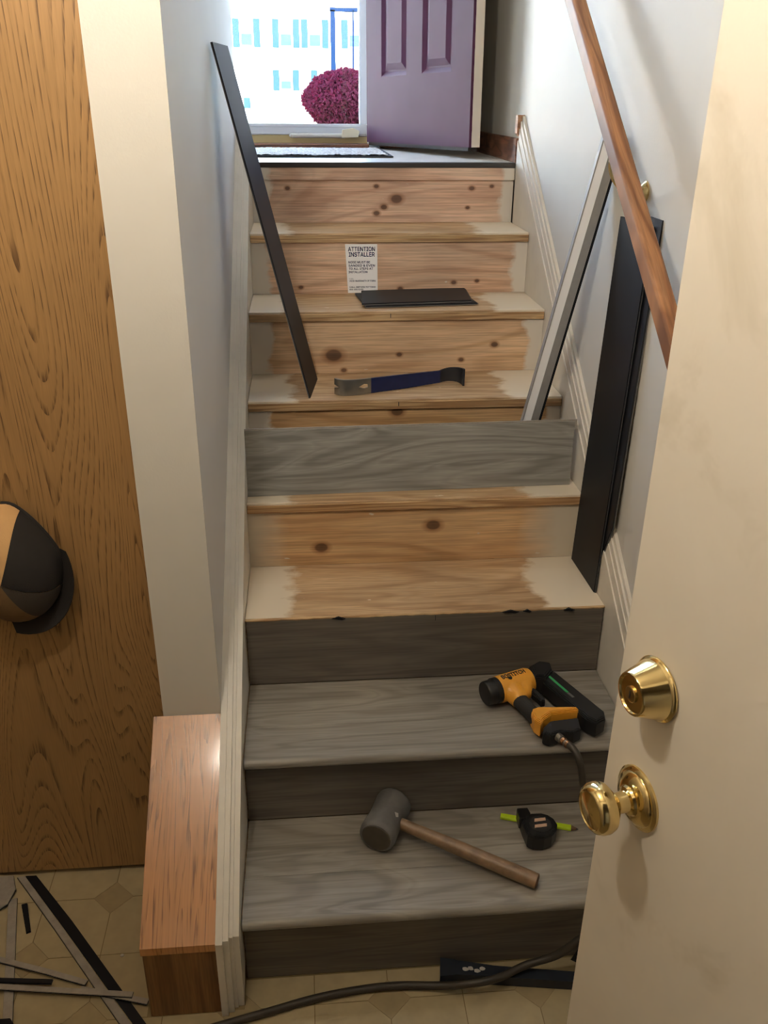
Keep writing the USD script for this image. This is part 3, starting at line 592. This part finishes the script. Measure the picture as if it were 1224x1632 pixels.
# stair nose trim leaning on the right wall
P0, P1 = np.array([0.706, 0.905, 4 * R + 0.001]), np.array([0.850, 0.822, 1.560])
ax = (P1 - P0) / np.linalg.norm(P1 - P0); ux = np.cross(ax, [0, -1, 0.0]); ux /= np.linalg.norm(ux); uy = np.cross(ax, ux)
if uy[1] > 0: uy = -uy
if ux[0] < 0: ux = -ux
nt = thing('stair_nose_trim', 'light grey stair nose strip with a black edge leaning on the right wall behind the grey plank', 'trim strip', tuple(P0))
def bar(a0, a1, b0, b1, l0=0.0, l1=1.0):   # a along ux (right), b along uy (towards the viewer)
    return hull([P0 + (P1 - P0) * l + ux * a + uy * b for l in (l0, l1) for a in (a0, a1) for b in (b0, b1)])
def wedge(pts): return hull([P0 + (P1 - P0) * l + ux * a + uy * b for l in (0, 1) for a, b in pts])
obj('edge_lip', bar(-0.0225, -0.0195, -0.006, 0.010), 'trim_grey', nt)
obj('top_face', wedge(((-0.0195, 0.009), (-0.002, 0.016), (-0.002, 0.004), (-0.0195, -0.002))), 'trim_light', nt, label='pale front lip')
obj('grey_face', wedge(((-0.002, 0.016), (0.0205, 0.008), (0.0205, 0.0), (-0.002, 0.004))), 'trim_grey', nt)
obj('backing', bar(0.0205, 0.0275, -0.012, 0.005), 'plank_backing', nt, label='black edge')
obj('backing_tip', bar(0.004, 0.0275, -0.020, -0.0125, 0.06, 1.012), 'plank_backing', nt)

# ------------------------------------------------------------------ paper notice on riser 7
pn = thing('paper_notice', 'white printed installer notice stuck to an upper bare riser', 'notice', (0.334, 6 * T, 1.157))
yp = 6 * T - 0.0012
obj('sheet', hull([(0.2845, yp, 1.231), (0.3825, yp, 1.231), (0.3845, yp, 1.085), (0.2925, yp, 1.085), (0.2845, yp + 0.0008, 1.231), (0.3825, yp + 0.0008, 1.231), (0.3845, yp + 0.0008, 1.085), (0.2925, yp + 0.0008, 1.085)]), 'paper', pn)
def letters(txt, x, z, h, width=None, bold=False, origin=None, X=(1, 0, 0), Y=(0, 0, 1), Z=(0, -1, 0), depth=0.0006):
    m = meshkit.text_mesh(txt, h, depth, bold)
    if width: m.apply_scale([width / (m.bounds[1][0] - m.bounds[0][0]), 1, 1])
    m.apply_translation([-m.bounds[0][0], 0, 0])
    m.apply_transform(frame(origin if origin is not None else (x, yp - 0.0001, z), X, Y, Z)); return m
for txt, x, z, h, wd, bo in (('ATTENTION', 0.2935, 1.2105, 0.0122, 0.082, True), ('INSTALLER', 0.2955, 1.1945, 0.0122, 0.079, True),
        ('NOSE MUST BE', 0.2945, 1.1745, 0.0062, 0.066, True), ('SANDED & EVEN', 0.2945, 1.1645, 0.0062, 0.081, True), ('TO ALL STEPS AT', 0.2955, 1.1550, 0.0062, 0.074, True), ('INSTALLATION', 0.2945, 1.1452, 0.0062, 0.058, True),
        ('U.S.A.', 0.2965, 1.1265, 0.0032, 0.013, False), ('VOID WARRANTY IF TORN', 0.2965, 1.1190, 0.0045, 0.081, True),
        ('CALL BEFORE FITTING', 0.2970, 1.1005, 0.0042, 0.081, True), ('800 555 0100', 0.2970, 1.0935, 0.0042, 0.043, True)):
    obj('lettering', letters(txt, x, z, h, wd, bo), 'ink_navy', pn, smooth=False)

# ------------------------------------------------------------------ pry bar on tread 5
z5 = 5 * R
pb = thing('pry_bar', 'blue flat pry bar with bare steel claw on a bare step', 'pry bar', (0.41, 1.09, z5))
def ribbon(path, zlo, zhi, th=0.006, sub=8, zl=None, zh=None):
    from scipy.interpolate import CubicSpline
    p = np.array(path, float); s = np.r_[0, np.cumsum(np.linalg.norm(np.diff(p, axis=0), axis=1))]; u = np.linspace(0, s[-1], (len(p) - 1) * sub + 1)
    q = CubicSpline(s, p)(u); lo = np.interp(u, s, zlo); hi = np.interp(u, s, zhi)
    t = np.gradient(q, axis=0); t /= np.linalg.norm(t, axis=1, keepdims=True); n = np.stack([-t[:, 1], t[:, 0]], 1) * th / 2
    v, f = [], []
    for i in range(len(q)):
        v += [(*(q[i] - n[i]), lo[i]), (*(q[i] + n[i]), lo[i]), (*(q[i] + n[i]), hi[i]), (*(q[i] - n[i]), hi[i])]
    for i in range(len(q) - 1):
        for j in range(4):
            k = (j + 1) % 4; f += [(4 * i + j, 4 * (i + 1) + j, 4 * (i + 1) + k), (4 * i + j, 4 * (i + 1) + k, 4 * i + k)]
    e = 4 * (len(q) - 1); f += [(0, 2, 1), (0, 3, 2), (e, e + 1, e + 2), (e, e + 2, e + 3)]
    m = trimesh.Trimesh(np.array(v), np.array(f), process=True); m.fix_normals(); return m
def man(m): return manifold3d.Manifold(manifold3d.Mesh(np.asarray(m.vertices, np.float32), np.asarray(m.faces, np.uint32)))
cz = z5 + 0.0005
claw = ribbon([(0.234, 1.062), (0.250, 1.046), (0.275, 1.044), (0.330, 1.064)], [cz] * 4, [cz + 0.044, cz + 0.044, cz + 0.044, cz + 0.042])
cm = man(claw)
vn = prism([(0.225, cz + 0.029), (0.225, cz + 0.016), (0.246, cz + 0.0225)], 'y', 1.0, 1.1)
hole = prism([(0.296, cz + 0.022), (0.312, cz + 0.029), (0.321, cz + 0.027), (0.322, cz + 0.018), (0.312, cz + 0.016)], 'y', 1.0, 1.1)
cm = cm - man(vn) - man(hole)
obj('claw', cm, 'steel', pb, label='bare steel claw with notch and nail slot', smooth=40)
obj('bar', ribbon([(0.330, 1.064), (0.435, 1.103), (0.530, 1.138)], [cz, cz + 0.001, cz + 0.004], [cz + 0.042, cz + 0.040, cz + 0.038]), 'blue_enamel', pb, smooth=40)
obj('hook_end', ribbon([(0.530, 1.138), (0.556, 1.146), (0.580, 1.140), (0.594, 1.112)], [cz + 0.004, cz + 0.006, cz + 0.005, cz], [cz + 0.038, cz + 0.044, cz + 0.046, cz + 0.048]), 'dark_steel', pb, smooth=40)

# ------------------------------------------------------------------ rubber mallet on tread 1
ml = thing('mallet', 'rubber mallet with a worn wooden handle lying on the lowest grey tread', 'mallet', (0.40, 0.13, R))
hc = np.array([0.300, 0.188, R + 0.0405]); ha = np.array([0.43, 0.90, 0.0]); ha /= np.linalg.norm(ha)
hp = np.array([ha[1], -ha[0], 0.0])
hd = obj('head', lathe([(0.001, -0.058), (0.034, -0.058), (0.0385, -0.054), (0.040, -0.046), (0.0375, -0.010), (0.0375, 0.010), (0.040, 0.046), (0.0385, 0.054), (0.034, 0.058), (0.001, 0.058)], hc, ha, 40), 'rubber_head', ml, label='dark grey rubber head', smooth=40)
obj('striking_face', lathe([(0.001, -0.0592), (0.031, -0.0592), (0.0325, -0.0575), (0.001, -0.0570)], hc, ha, 32), 'rubber_face', hd)
obj('scuff', [hull([hc + hp * 0.0375 * math.cos(a) + ha * b + ZZ * 0.0385 * math.sin(a) for a, b in ((0.75, -0.012), (0.95, -0.004), (0.72, 0.001), (0.6, -0.006), (0.78, -0.008))])], 'scuff_white', hd)
h0 = hc + hp * 0.030; h1 = np.array([0.592, 0.0175, R + 0.0172])
obj('handle', tube([h0 + (h1 - h0) * t for t in np.linspace(0, 1, 9)], [0.0125, 0.0128, 0.0138, 0.0150, 0.0155, 0.0155, 0.0158, 0.0162, 0.0158], 20, sub=3), 'mallet_handle', ml, label='worn brown wooden handle')
hx = (h1 - h0) / np.linalg.norm(h1 - h0)
obj('handle_end', lathe([(0.001, 0.003), (0.0120, 0.002), (0.0152, 0.0003), (0.0155, -0.001)], h1, hx, 20), 'handle_end', ml)
#obj('handle_tip', lathe([(0.001, 0.012), (0.010, 0.011), (0.0115, 0.004), (0.0115, -0.01)], hc - hp * 0.037, -hp, 20), 'mallet_handle', ml)

# ------------------------------------------------------------------ tape measure and pencil on tread 1
tm = thing('tape_measure', 'small black tape measure lying on the lowest grey tread beside the lime pencil', 'tape measure', (0.622, 0.15, R))
Dp = [(0.592, 0.178), (0.593, 0.150), (0.596, 0.121), (0.606, 0.113), (0.630, 0.1105), (0.648, 0.117), (0.662, 0.132), (0.6675, 0.148), (0.664, 0.164), (0.654, 0.176), (0.640, 0.1825), (0.620, 0.183)]
obj('case', puff(Dp, R + 0.0008, R + 0.0405, 0.007, 5), 'tape_black', tm, smooth=40)
obj('side_plate', puff([tuple(np.array([0.630, 0.147]) + 0.024 * np.array([math.cos(t), math.sin(t)])) for t in np.linspace(0, 2 * math.pi, 29)[:-1]], R + 0.0402, R + 0.0418, 0.0006, 2), 'gun_rubber', tm)
for pl in ([(0.6205, 0.1625), (0.6445, 0.1640), (0.6435, 0.1560), (0.6180, 0.1535)], [(0.6170, 0.1450), (0.6435, 0.1470), (0.6415, 0.1385), (0.6145, 0.1365)]):
    obj('label', prism(pl, 'z', R + 0.0416, R + 0.0424), 'tape_label', tm, label='shiny copper coloured label bar')
obj('tape_mouth', puff([(0.588, 0.166), (0.589, 0.196), (0.613, 0.196), (0.616, 0.180), (0.604, 0.164)], R + 0.012, R + 0.0435, 0.003, 3), 'tape_black', tm)
pc = thing('pencil', 'lime green flat carpenter pencil lying behind the black tape measure', 'pencil', (0.63, 0.19, R))
a, b = np.array([0.559, 0.214, R + 0.0048]), np.array([0.706, 0.1665, R + 0.0048]); u = (b - a) / np.linalg.norm(b - a); wv = np.array([-u[1], u[0], 0])
obj('shaft', obox((a + b) / 2, (u, wv, ZZ), (np.linalg.norm(b - a) / 2, 0.0065, 0.0042), 0.0015), 'pencil_lime', pc)
obj('sharpened_tip', hull([b + wv * s * 0.0055 + ZZ * t * 0.0034 for s in (-1, 1) for t in (-1, 1)] + [b + u * 0.011 + wv * s * 0.002 + ZZ * t * 0.0014 for s in (-1, 1) for t in (-1, 1)]), 'pencil_wood', pc)
obj('lead', hull([b + u * 0.0105 + wv * s * 0.0021 + ZZ * t * 0.0015 for s in (-1, 1) for t in (-1, 1)] + [b + u * 0.016]), 'graphite', pc)

# ------------------------------------------------------------------ staple gun on tread 2 and its hose
z2 = 2 * R + 0.0008
sg = thing('staple_gun', 'yellow and black pneumatic staple gun lying on the second grey tread', 'staple gun', (0.67, 0.33, 2 * R))
c0, c1 = np.array([0.556, 0.384, z2 + 0.034]), np.array([0.660, 0.424, z2 + 0.034]); ca = (c1 - c0) / np.linalg.norm(c1 - c0)
obj('end_cap', lathe([(0.001, -0.014), (0.0255, -0.014), (0.0275, -0.0125), (0.0285, -0.009), (0.0285, 0.008), (0.0305, 0.010), (0.0305, 0.020), (0.029, 0.022), (0.001, 0.022)], c0, ca, 32), 'gun_black', sg, label='black exhaust cap', smooth=40)
cyl = man(lathe([(0.001, 0.0205), (0.031, 0.0205), (0.0315, 0.024), (0.0315, 0.100), (0.029, 0.108), (0.001, 0.108)], c0, ca, 40))
def chain(pts):
    ms = []
    for (p, r), (q, s) in zip(pts[:-1], pts[1:]):
        o = []
        for c, rad in ((p, r), (q, s)):
            m = trimesh.creation.icosphere(2, rad); m.apply_translation(c); o.append(m.vertices)
        ms.append(man(hull(np.vstack(o))))
    m = ms[0]
    for q in ms[1:]: m = m + q
    return m
bodyp = chain([((0.606, 0.397, z2 + 0.034), 0.0275), ((0.618, 0.362, z2 + 0.031), 0.0225)]) + chain([((0.636, 0.404, z2 + 0.034), 0.027), ((0.636, 0.378, z2 + 0.031), 0.017)]) + chain([((0.618, 0.364, z2 + 0.031), 0.0215), ((0.636, 0.378, z2 + 0.031), 0.017)])
obj('body', cyl + bodyp, 'gun_yellow', sg, label='yellow body', smooth=35)
obj('grip', chain([((0.618, 0.358, z2 + 0.030), 0.019), ((0.632, 0.320, z2 + 0.028), 0.0175), ((0.645, 0.285, z2 + 0.028), 0.0185)]), 'gun_rubber', sg, label='black rubber grip', smooth=50)
obj('trigger', puff([(0.650, 0.392), (0.662, 0.384), (0.676, 0.350), (0.674, 0.338), (0.664, 0.336), (0.658, 0.352), (0.650, 0.368)], z2 + 0.020, z2 + 0.040, 0.005, 3), 'gun_black', sg)
obj('bridge', puff([(0.634, 0.300), (0.648, 0.306), (0.735, 0.300), (0.737, 0.287), (0.672, 0.280), (0.650, 0.262), (0.640, 0.246), (0.630, 0.262), (0.628, 0.285)], z2 + 0.008, z2 + 0.050, 0.008), 'gun_yellow', sg, label='yellow rear bridge', smooth=35)
obj('rear_cap', puff([(0.648, 0.252), (0.668, 0.272), (0.733, 0.279), (0.728, 0.238), (0.708, 0.226), (0.680, 0.232), (0.655, 0.222), (0.642, 0.232)], z2 + 0.002, z2 + 0.036, 0.007), 'gun_black', sg, smooth=35)
obj('nose', puff([(0.660, 0.449), (0.690, 0.470), (0.716, 0.462), (0.714, 0.430), (0.690, 0.400), (0.664, 0.405)], z2 + 0.004, z2 + 0.058, 0.010), 'gun_black', sg, smooth=35)
mg = obj('magazine', puff([(0.676, 0.440), (0.712, 0.452), (0.726, 0.430), (0.792, 0.282), (0.787, 0.258), (0.762, 0.242), (0.744, 0.262), (0.684, 0.400)], z2 + 0.003, z2 + 0.048, 0.009), 'gun_black', sg, label='black staple magazine', smooth=35)
obj('green_strip', hull([(x, y, z) for x, y in ((0.697, 0.418), (0.703, 0.420), (0.731, 0.352), (0.725, 0.350)) for z in (z2 + 0.0478, z2 + 0.0488)]), 'gun_green', mg)
obj('staple_window', hull([(x, y, z) for x, y in ((0.725, 0.349), (0.731, 0.351), (0.739, 0.333), (0.733, 0.331)) for z in (z2 + 0.0478, z2 + 0.0488)]), 'staple_silver', mg)
obj('side_screw', lathe([(0.001, 0.0015), (0.0045, 0.0015), (0.005, 0.0)], (0.603, 0.392, z2 + 0.0655), (0, 0, 1), 14), 'gun_black', sg)
fc0, fc1 = np.array([0.664, 0.252, z2 + 0.024]), np.array([0.690, 0.206, z2 + 0.022]); fd = (fc1 - fc0) / np.linalg.norm(fc1 - fc0)
fit_ = obj('air_fitting', lathe([(0.001, 0.0), (0.009, 0.0), (0.0095, 0.004), (0.0085, 0.012), (0.0095, 0.014), (0.0095, 0.034), (0.007, 0.036), (0.007, 0.056), (0.001, 0.056)], fc0, fd, 24), 'fitting_grey', sg, label='grey air coupling')
for s in (0.0375, 0.049):
    obj('ring', lathe([(0.0075, s), (0.0088, s + 0.001), (0.0088, s + 0.006), (0.0075, s + 0.007)], fc0, fd, 24), 'copper_ring', fit_)
# raised maker's lettering on the upper side of the body
lx = ca; ly = np.cross(ZZ, lx); tilt = -0.12
ly2 = ly * math.cos(tilt) - ZZ * math.sin(tilt) ; lz2 = np.cross(lx, ly2)
obj('lettering', letters('BOSTITCH', 0, 0, 0.0115, 0.062, True, origin=c0 + ca * 0.030 + lz2 * 0.0312 - ly2 * 0.002, X=lx, Y=ly2, Z=lz2, depth=0.0010), 'gun_black', sg, smooth=False)
hz = 0.0095
ho = obj('air_hose', tube([fc0 + fd * 0.050, (0.700, 0.188, z2 + 0.020), (0.712, 0.165, 2 * R - 0.012), (0.722, 0.155, 2 * R - 0.06), (0.735, 0.14, R + 0.10), (0.752, 0.110, R + 0.035), (0.765, 0.06, R + 0.0095), (0.762, 0.005, R + 0.0095), (0.752, -0.035, R + 0.004), (0.735, -0.048, R - 0.045), (0.698, -0.050, 0.125), (0.628, -0.052, 0.068), (0.569, -0.049, 0.042), (0.512, -0.069, 0.0385), (0.460, -0.077, 0.036), (0.400, -0.064, 0.017), (0.313, -0.051, hz), (0.224, -0.054, hz), (0.136, -0.066, hz), (0.05, -0.086, hz), (-0.045, -0.108, hz), (-0.16, -0.14, hz), (-0.30, -0.21, hz)], 0.0078, 12, sub=8), 'hose_rubber')
tag(stage.GetPrimAtPath(ho), 'dark rubber air hose running from the staple gun down across the vinyl floor', 'hose')

# ------------------------------------------------------------------ dark tool on the floor under the first step
ft = thing('ripping_bar', 'dark navy steel bar with a flared end lying on the floor against the first riser', 'pry bar', (0.52, -0.04, 0))
fa, fb = np.array([0.394, -0.029, 0.0]), np.array([0.72, -0.080, 0.0]); fu = (fb - fa) / np.linalg.norm(fb - fa); fv = np.array([-fu[1], fu[0], 0])
def ft_loop(s, hw, z0, z1): return [fa + fu * s + fv * q + ZZ * z for q in (-hw, hw) for z in (z0, z1)]
obj('flared_end', hull(ft_loop(0.0, 0.0215, 0.001, 0.028) + ft_loop(0.03, 0.0175, 0.001, 0.030)), 'tool_navy', ft)
obj('shaft', [hull(ft_loop(0.029, 0.0165, 0.001, 0.030) + ft_loop(0.11, 0.0125, 0.001, 0.026)), hull(ft_loop(0.11, 0.0125, 0.001, 0.026) + ft_loop(0.33, 0.0115, 0.001, 0.024))], 'tool_navy', ft)
r6 = random.Random(4)
obj('paint_splotch', [hull([fa + fu * (0.062 + cx + 0.007 * math.cos(t) * r6.uniform(0.6, 1.2)) + fv * (cy + 0.0045 * math.sin(t)) + ZZ * (0.0288 - 0.055 * (cx) + h) for t in np.linspace(0, 6.28, 9)[:-1] for h in (-0.002, 0.0006)]) for cx, cy in ((0, 0.0), (0.013, -0.004), (-0.011, -0.003), (0.023, 0.002))], 'scuff_white', ft)
fk = thing('scrap_block', 'small black wedge lying against the first riser beside the white door', 'offcut', (0.70, -0.02, 0))
obj('block', hull([(0.672, -0.014, 0.001), (0.690, -0.012, 0.040), (0.735, -0.012, 0.052), (0.740, -0.030, 0.001), (0.700, -0.034, 0.001), (0.715, -0.030, 0.040)]), 'gun_black', fk)

# ------------------------------------------------------------------ vinyl scraps on the floor at the left
def scrap(label, pts, z0, th, black=None, top='vinyl_scrap', name='vinyl_scrap'):
    t = thing(name, label, 'vinyl scrap', (pts[0][0], pts[0][1], z0))
    obj('backing', prism(pts, 'z', z0, z0 + th * 0.5), 'plank_backing', t, label='black backing')
    obj('wear_layer', prism(Polygon(pts).buffer(-0.0006), 'z', z0 + th * 0.5, z0 + th), top, t)
    if black: obj('core_edge', prism(black, 'z', z0, z0 + th * 0.55), 'plank_backing', t, label='black exposed edge')
    return t
def strip(a, b, w, c=None):
    pts = [np.array(q, float) for q in ([a, b] if c is None else [a, c, b])]; L, Rr = [], []
    for i, q in enumerate(pts):
        d = pts[min(i + 1, len(pts) - 1)] - pts[max(i - 1, 0)]; d /= np.linalg.norm(d); n = np.array([-d[1], d[0]]) * w / 2; L.append(tuple(q + n)); Rr.append(tuple(q - n))
    return L + Rr[::-1]
z = 0.0006
scrap('narrow grey scrap running upright along the left picture edge under the crossing strips', strip((-0.530, 0.235), (-0.450, -0.085), 0.019), z, 0.0045)
scrap('wide grey board end with a rounded corner at the foot of the oak door', [(-0.64, 0.295), (-0.545, 0.297), (-0.5285, 0.256), (-0.535, 0.217), (-0.549, 0.203), (-0.60, 0.19), (-0.64, 0.19)], z + 0.005, 0.005)
scrap('tiny black scrap lying alone on the vinyl floor near the oak door', [(-0.507, 0.218), (-0.495, 0.221), (-0.467, 0.145), (-0.476, 0.141)], z, 0.004, top='plank_backing')
scrap('long diagonal grey scrap with a wide black edge by the knee wall', [(-0.538, 0.296), (-0.520, 0.297), (-0.400, 0.147), (-0.208, -0.097), (-0.231, -0.096), (-0.42, 0.148)], z, 0.0055, black=[(-0.520, 0.299), (-0.496, 0.299), (-0.385, 0.165), (-0.185, -0.092), (-0.207, -0.094), (-0.40, 0.150)])
scrap('thin curved grey scrap crossing over the diagonal strip', strip((-0.56, 0.092), (-0.320, 0.006), 0.0125, c=(-0.41, 0.040)), z + 0.0060, 0.004)
scrap('thin straight grey scrap in front of the curved one', strip((-0.56, 0.018), (-0.222, -0.031), 0.0125), z + 0.0102, 0.004)
scrap('short black scrap strip just behind the thin straight grey scrap', strip((-0.56, 0.030), (-0.388, 0.011), 0.0105), z + 0.0102, 0.004, top='plank_backing')
scrap('short grey scrap end poking out beside the knee wall', strip((-0.330, -0.006), (-0.190, -0.046), 0.0125), z + 0.0060, 0.004)
scrap('black scrap corner at the bottom left picture corner', [(-0.50, -0.060), (-0.450, -0.060), (-0.430, -0.085), (-0.46, -0.12), (-0.50, -0.12)], z + 0.005, 0.005, top='plank_backing')
cr = obj('white_crumb', hull([(-0.262 + 0.004 * math.cos(t), 0.071 + 0.003 * math.sin(t), h) for t in np.linspace(0, 6.28, 7)[:-1] for h in (0.0004, 0.003)]), 'scuff_white')
tag(stage.GetPrimAtPath(cr), 'tiny white crumb on the vinyl floor left of the knee wall', 'debris')

# ------------------------------------------------------------------ cap hanging on the oak door's knob
cp = thing('baseball_cap', 'black and tan cloth cap hanging on the oak door at the left picture edge', 'cap', (-0.43, 0.25, 0.82))
def egg(x, t): return x * (1 - 0.42 * max(t, 0) ** 1.2) if x > 0 else x
def dome(center, rx, ry, rz, th0, th1, ph0, ph1, grow=0.0, n=14):
    """patch of an ellipsoid bulging towards -y; th = angle round the y axis (0 = +x, 90 = up), ph = from the rim (0) to the pole (90)"""
    v, f = [], []
    for i in range(n + 1):
        th = math.radians(th0 + (th1 - th0) * i / n)
        for j in range(n + 1):
            ph = math.radians(ph0 + (ph1 - ph0) * j / n); c = math.cos(ph)
            X, Zd = (rx + grow) * c * math.cos(th), (rz + grow) * c * math.sin(th)
            v.append((center[0] + egg(X, Zd / rz), center[1] - (ry + grow) * math.sin(ph), center[2] + Zd))
    for i in range(n):
        for j in range(n):
            q = i * (n + 1) + j; f += [(q, q + n + 1, q + n + 2), (q, q + n + 2, q + 1)]
    m = trimesh.Trimesh(np.array(v), np.array(f), process=True); m.fix_normals(); return m
CC = (-0.405, 0.288, 0.825)
obj('mesh_panel', dome(CC, 0.088, 0.095, 0.122, -22, 62, 0, 90), 'cap_black', cp, label='black panel')
obj('front_panel', dome(CC, 0.088, 0.095, 0.122, 62, 175, 0, 90, 0.001), 'cap_tan', cp, label='tan panel')
obj('lower_panel', dome(CC, 0.088, 0.095, 0.122, -62, -22, 0, 90, 0.0012), 'cap_grey', cp, label='dark grey panel')
obj('tan_side_panel', dome(CC, 0.088, 0.095, 0.122, -185, -62, 0, 90, 0.0008), 'cap_olive', cp, label='olive tan panel')
obj('band', tube([(CC[0] + egg(0.0885 * math.cos(t), math.sin(t)), CC[1] - 0.002, CC[2] + 0.1225 * math.sin(t)) for t in np.linspace(math.radians(-185), math.radians(175), 40)], 0.004, 8, sub=1), 'cap_black', cp)
bo = [(CC[0] + 0.088 * math.cos(math.radians(t)), CC[2] + 0.122 * math.sin(math.radians(t))) for t in np.linspace(-110, 12, 20)]
bi = [(CC[0] + 0.008 + 0.098 * math.cos(math.radians(t)), CC[2] - 0.012 + 0.130 * math.sin(math.radians(t))) for t in np.linspace(-105, 22, 20)]
v = []
for (x, zz), (x2, z2_) in zip(bo, bi): v += [(x, 0.286, zz), (x2 + 0.006, 0.258, z2_ - 0.004), (x2 + 0.005, 0.2565, z2_ - 0.003), (x, 0.283, zz)]
f = []
for i in range(len(bo) - 1):
    for j in range(4):
        k = (j + 1) % 4; f += [(4 * i + j, 4 * i + k, 4 * i + 4 + k), (4 * i + j, 4 * i + 4 + k, 4 * i + 4 + j)]
bm = trimesh.Trimesh(np.array(v), np.array(f), process=False); bm.fix_normals()
obj('brim', bm, 'cap_black', cp, label='curved black brim')

# ------------------------------------------------------------------ lamps
lp = thing('ceiling_lamp', 'glass cylinder ceiling lamp with brass caps lighting the lower hall', 'lamp', (-0.20, -0.58, 2.44))
LC = (-0.20, -0.58, 2.44)
obj('base', lathe([(0.001, 0.0), (0.075, 0.0), (0.075, 0.02), (0.02, 0.035), (0.02, 0.10), (0.07, 0.115), (0.07, 0.13), (0.001, 0.13)], LC, (0, 0, -1), 32), 'brass_dull', lp)
obj('shade', lathe([(0.001, 0.131), (0.06, 0.131), (0.063, 0.15), (0.063, 0.26), (0.06, 0.279), (0.001, 0.279)], LC, (0, 0, -1), 32), 'lamp_glow', lp)
obj('bottom_cap', lathe([(0.001, 0.2805), (0.072, 0.2805), (0.072, 0.29), (0.04, 0.305), (0.01, 0.32), (0.001, 0.32)], LC, (0, 0, -1), 32), 'brass_dull', lp)
l2 = thing('foyer_lamp', 'round glass ceiling lamp over the stairwell and landing', 'lamp', (0.30, 2.0, 4.7))
obj('base', lathe([(0.001, 0.0), (0.16, 0.0), (0.16, 0.02), (0.001, 0.02)], (0.30, 2.0, 4.7), (0, 0, -1), 32), 'brass_dull', l2)
obj('shade', lathe([(0.14, 0.0205), (0.135, 0.05), (0.10, 0.08), (0.04, 0.095), (0.0005, 0.097)], (0.30, 2.0, 4.7), (0, 0, -1), 32), 'foyer_glow', l2)

# ------------------------------------------------------------------ outside
GZ = 1.27
struct('ground', box(-60, 60, 3.0, 90, GZ - 0.3, GZ), 'lawn')
wk = obj('front_walk', box(-0.9, 0.9, 3.03, 11.0, GZ + 0.001, GZ + 0.03), 'pavement'); tag(stage.GetPrimAtPath(wk), 'pale concrete front walk outside the storm door', 'walkway', None, 'structure')
ms = obj('road', box(-50, 50, 16.0, 31.0, GZ + 0.001, GZ + 0.02), 'pavement'); tag(stage.GetPrimAtPath(ms), 'pale road between the lawn and the white house', 'road', None, 'structure')
FY = 38.0
hs = thing('white_house', 'two-storey white house with blue shutters seen through the storm door', 'house', (0, FY, GZ))
obj('wall', box(-14, 14, FY, FY + 8, GZ - 0.2, 7.2), 'siding', hs)
obj('roof', prism([(FY - 0.5, 7.2), (FY + 4, 10.0), (FY + 8.5, 7.2)], 'x', -14.4, 14.4), 'roof_shingle', hs)
def window(xa, xb, z0, z1, sh=0.24):
    w = obj('window_frame', box(xa, xb, FY - 0.06, FY + 0.0, z0, z1), 'siding', hs)
    zm = (z0 + z1) / 2
    for a, b in ((z0 + 0.05, zm - 0.03), (zm + 0.03, z1 - 0.05)): obj('pane', box(xa + 0.06, xb - 0.06, FY - 0.07, FY - 0.061, a, b), 'far_pane' if a < zm else 'siding', w)
    for s in (xa - sh - 0.02, xb + 0.02): obj('shutter', box(s, s + sh, FY - 0.06, FY, z0 - 0.02, z1 + 0.02), 'shutter_blue', hs)
window(-2.08, -1.56, 3.46, 4.40); window(-0.56, -0.04, 3.46, 4.40); window(0.56, 1.09, 3.46, 4.40); window(2.12, 2.7, 3.46, 4.40); window(-3.6, -3.0, 3.46, 4.40)
window(-0.60, -0.10, 1.95, 2.64); window(0.9, 1.5, 1.95, 2.64)
obj('front_door', box(-2.06, -1.80, FY - 0.05, FY, GZ, 1.66), 'shutter_blue', hs)
# red maple bush
mb = thing('maple_bush', 'round crimson-leaved bush on the lawn outside the storm door', 'bush', (0.80, 12.5, GZ))
rs = np.random.RandomState(11)
n = 15000
d = rs.normal(size=(n, 3)); d /= np.linalg.norm(d, axis=1, keepdims=True); rad = 0.55 + 0.45 * rs.rand(n) ** 0.5
bump_ = 0.88 + 0.24 * meshkit.fbm(d * 2.2 + 5, 3, 2)
cpos = np.array([0.80, 12.5, 1.62]) + d * (rad * bump_)[:, None] * np.array([0.60, 0.6, 0.40]); cpos[:, 2] = np.maximum(cpos[:, 2], 1.30)
t1 = rs.normal(size=(n, 3)); t1 /= np.linalg.norm(t1, axis=1, keepdims=True); t2 = np.cross(t1, rs.normal(size=(n, 3))); t2 /= np.linalg.norm(t2, axis=1, keepdims=True)
s = (0.018 + 0.024 * rs.rand(n))[:, None]
lv = np.stack([cpos - t1 * s, cpos + t2 * s * 0.5, cpos + t1 * s, cpos - t2 * s * 0.5], 1).reshape(-1, 3); q = np.arange(n)[:, None] * 4
obj('foliage', trimesh.Trimesh(lv, np.vstack([q + [0, 1, 2], q + [0, 2, 3]]), process=False), 'maple_leaf', mb, smooth=False, kind='stuff')
obj('trunk', tube([(0.80, 12.5, GZ), (0.82, 12.5, 1.45), (0.79, 12.52, 1.7)], [0.05, 0.04, 0.02], 8), 'bark', mb)
ab = thing('garden_arbor', 'dark metal garden arbor standing behind the crimson bush', 'arbor', (0.7, 14.2, GZ))
obj('post', box(0.665, 0.735, 14.17, 14.24, GZ, 2.86), 'arbor_metal', ab); obj('post', box(1.00, 1.022, 14.17, 14.2, GZ, 2.86), 'arbor_metal', ab)
obj('top_bar', box(0.655, 1.08, 14.17, 14.24, 2.84, 2.89), 'arbor_metal', ab)
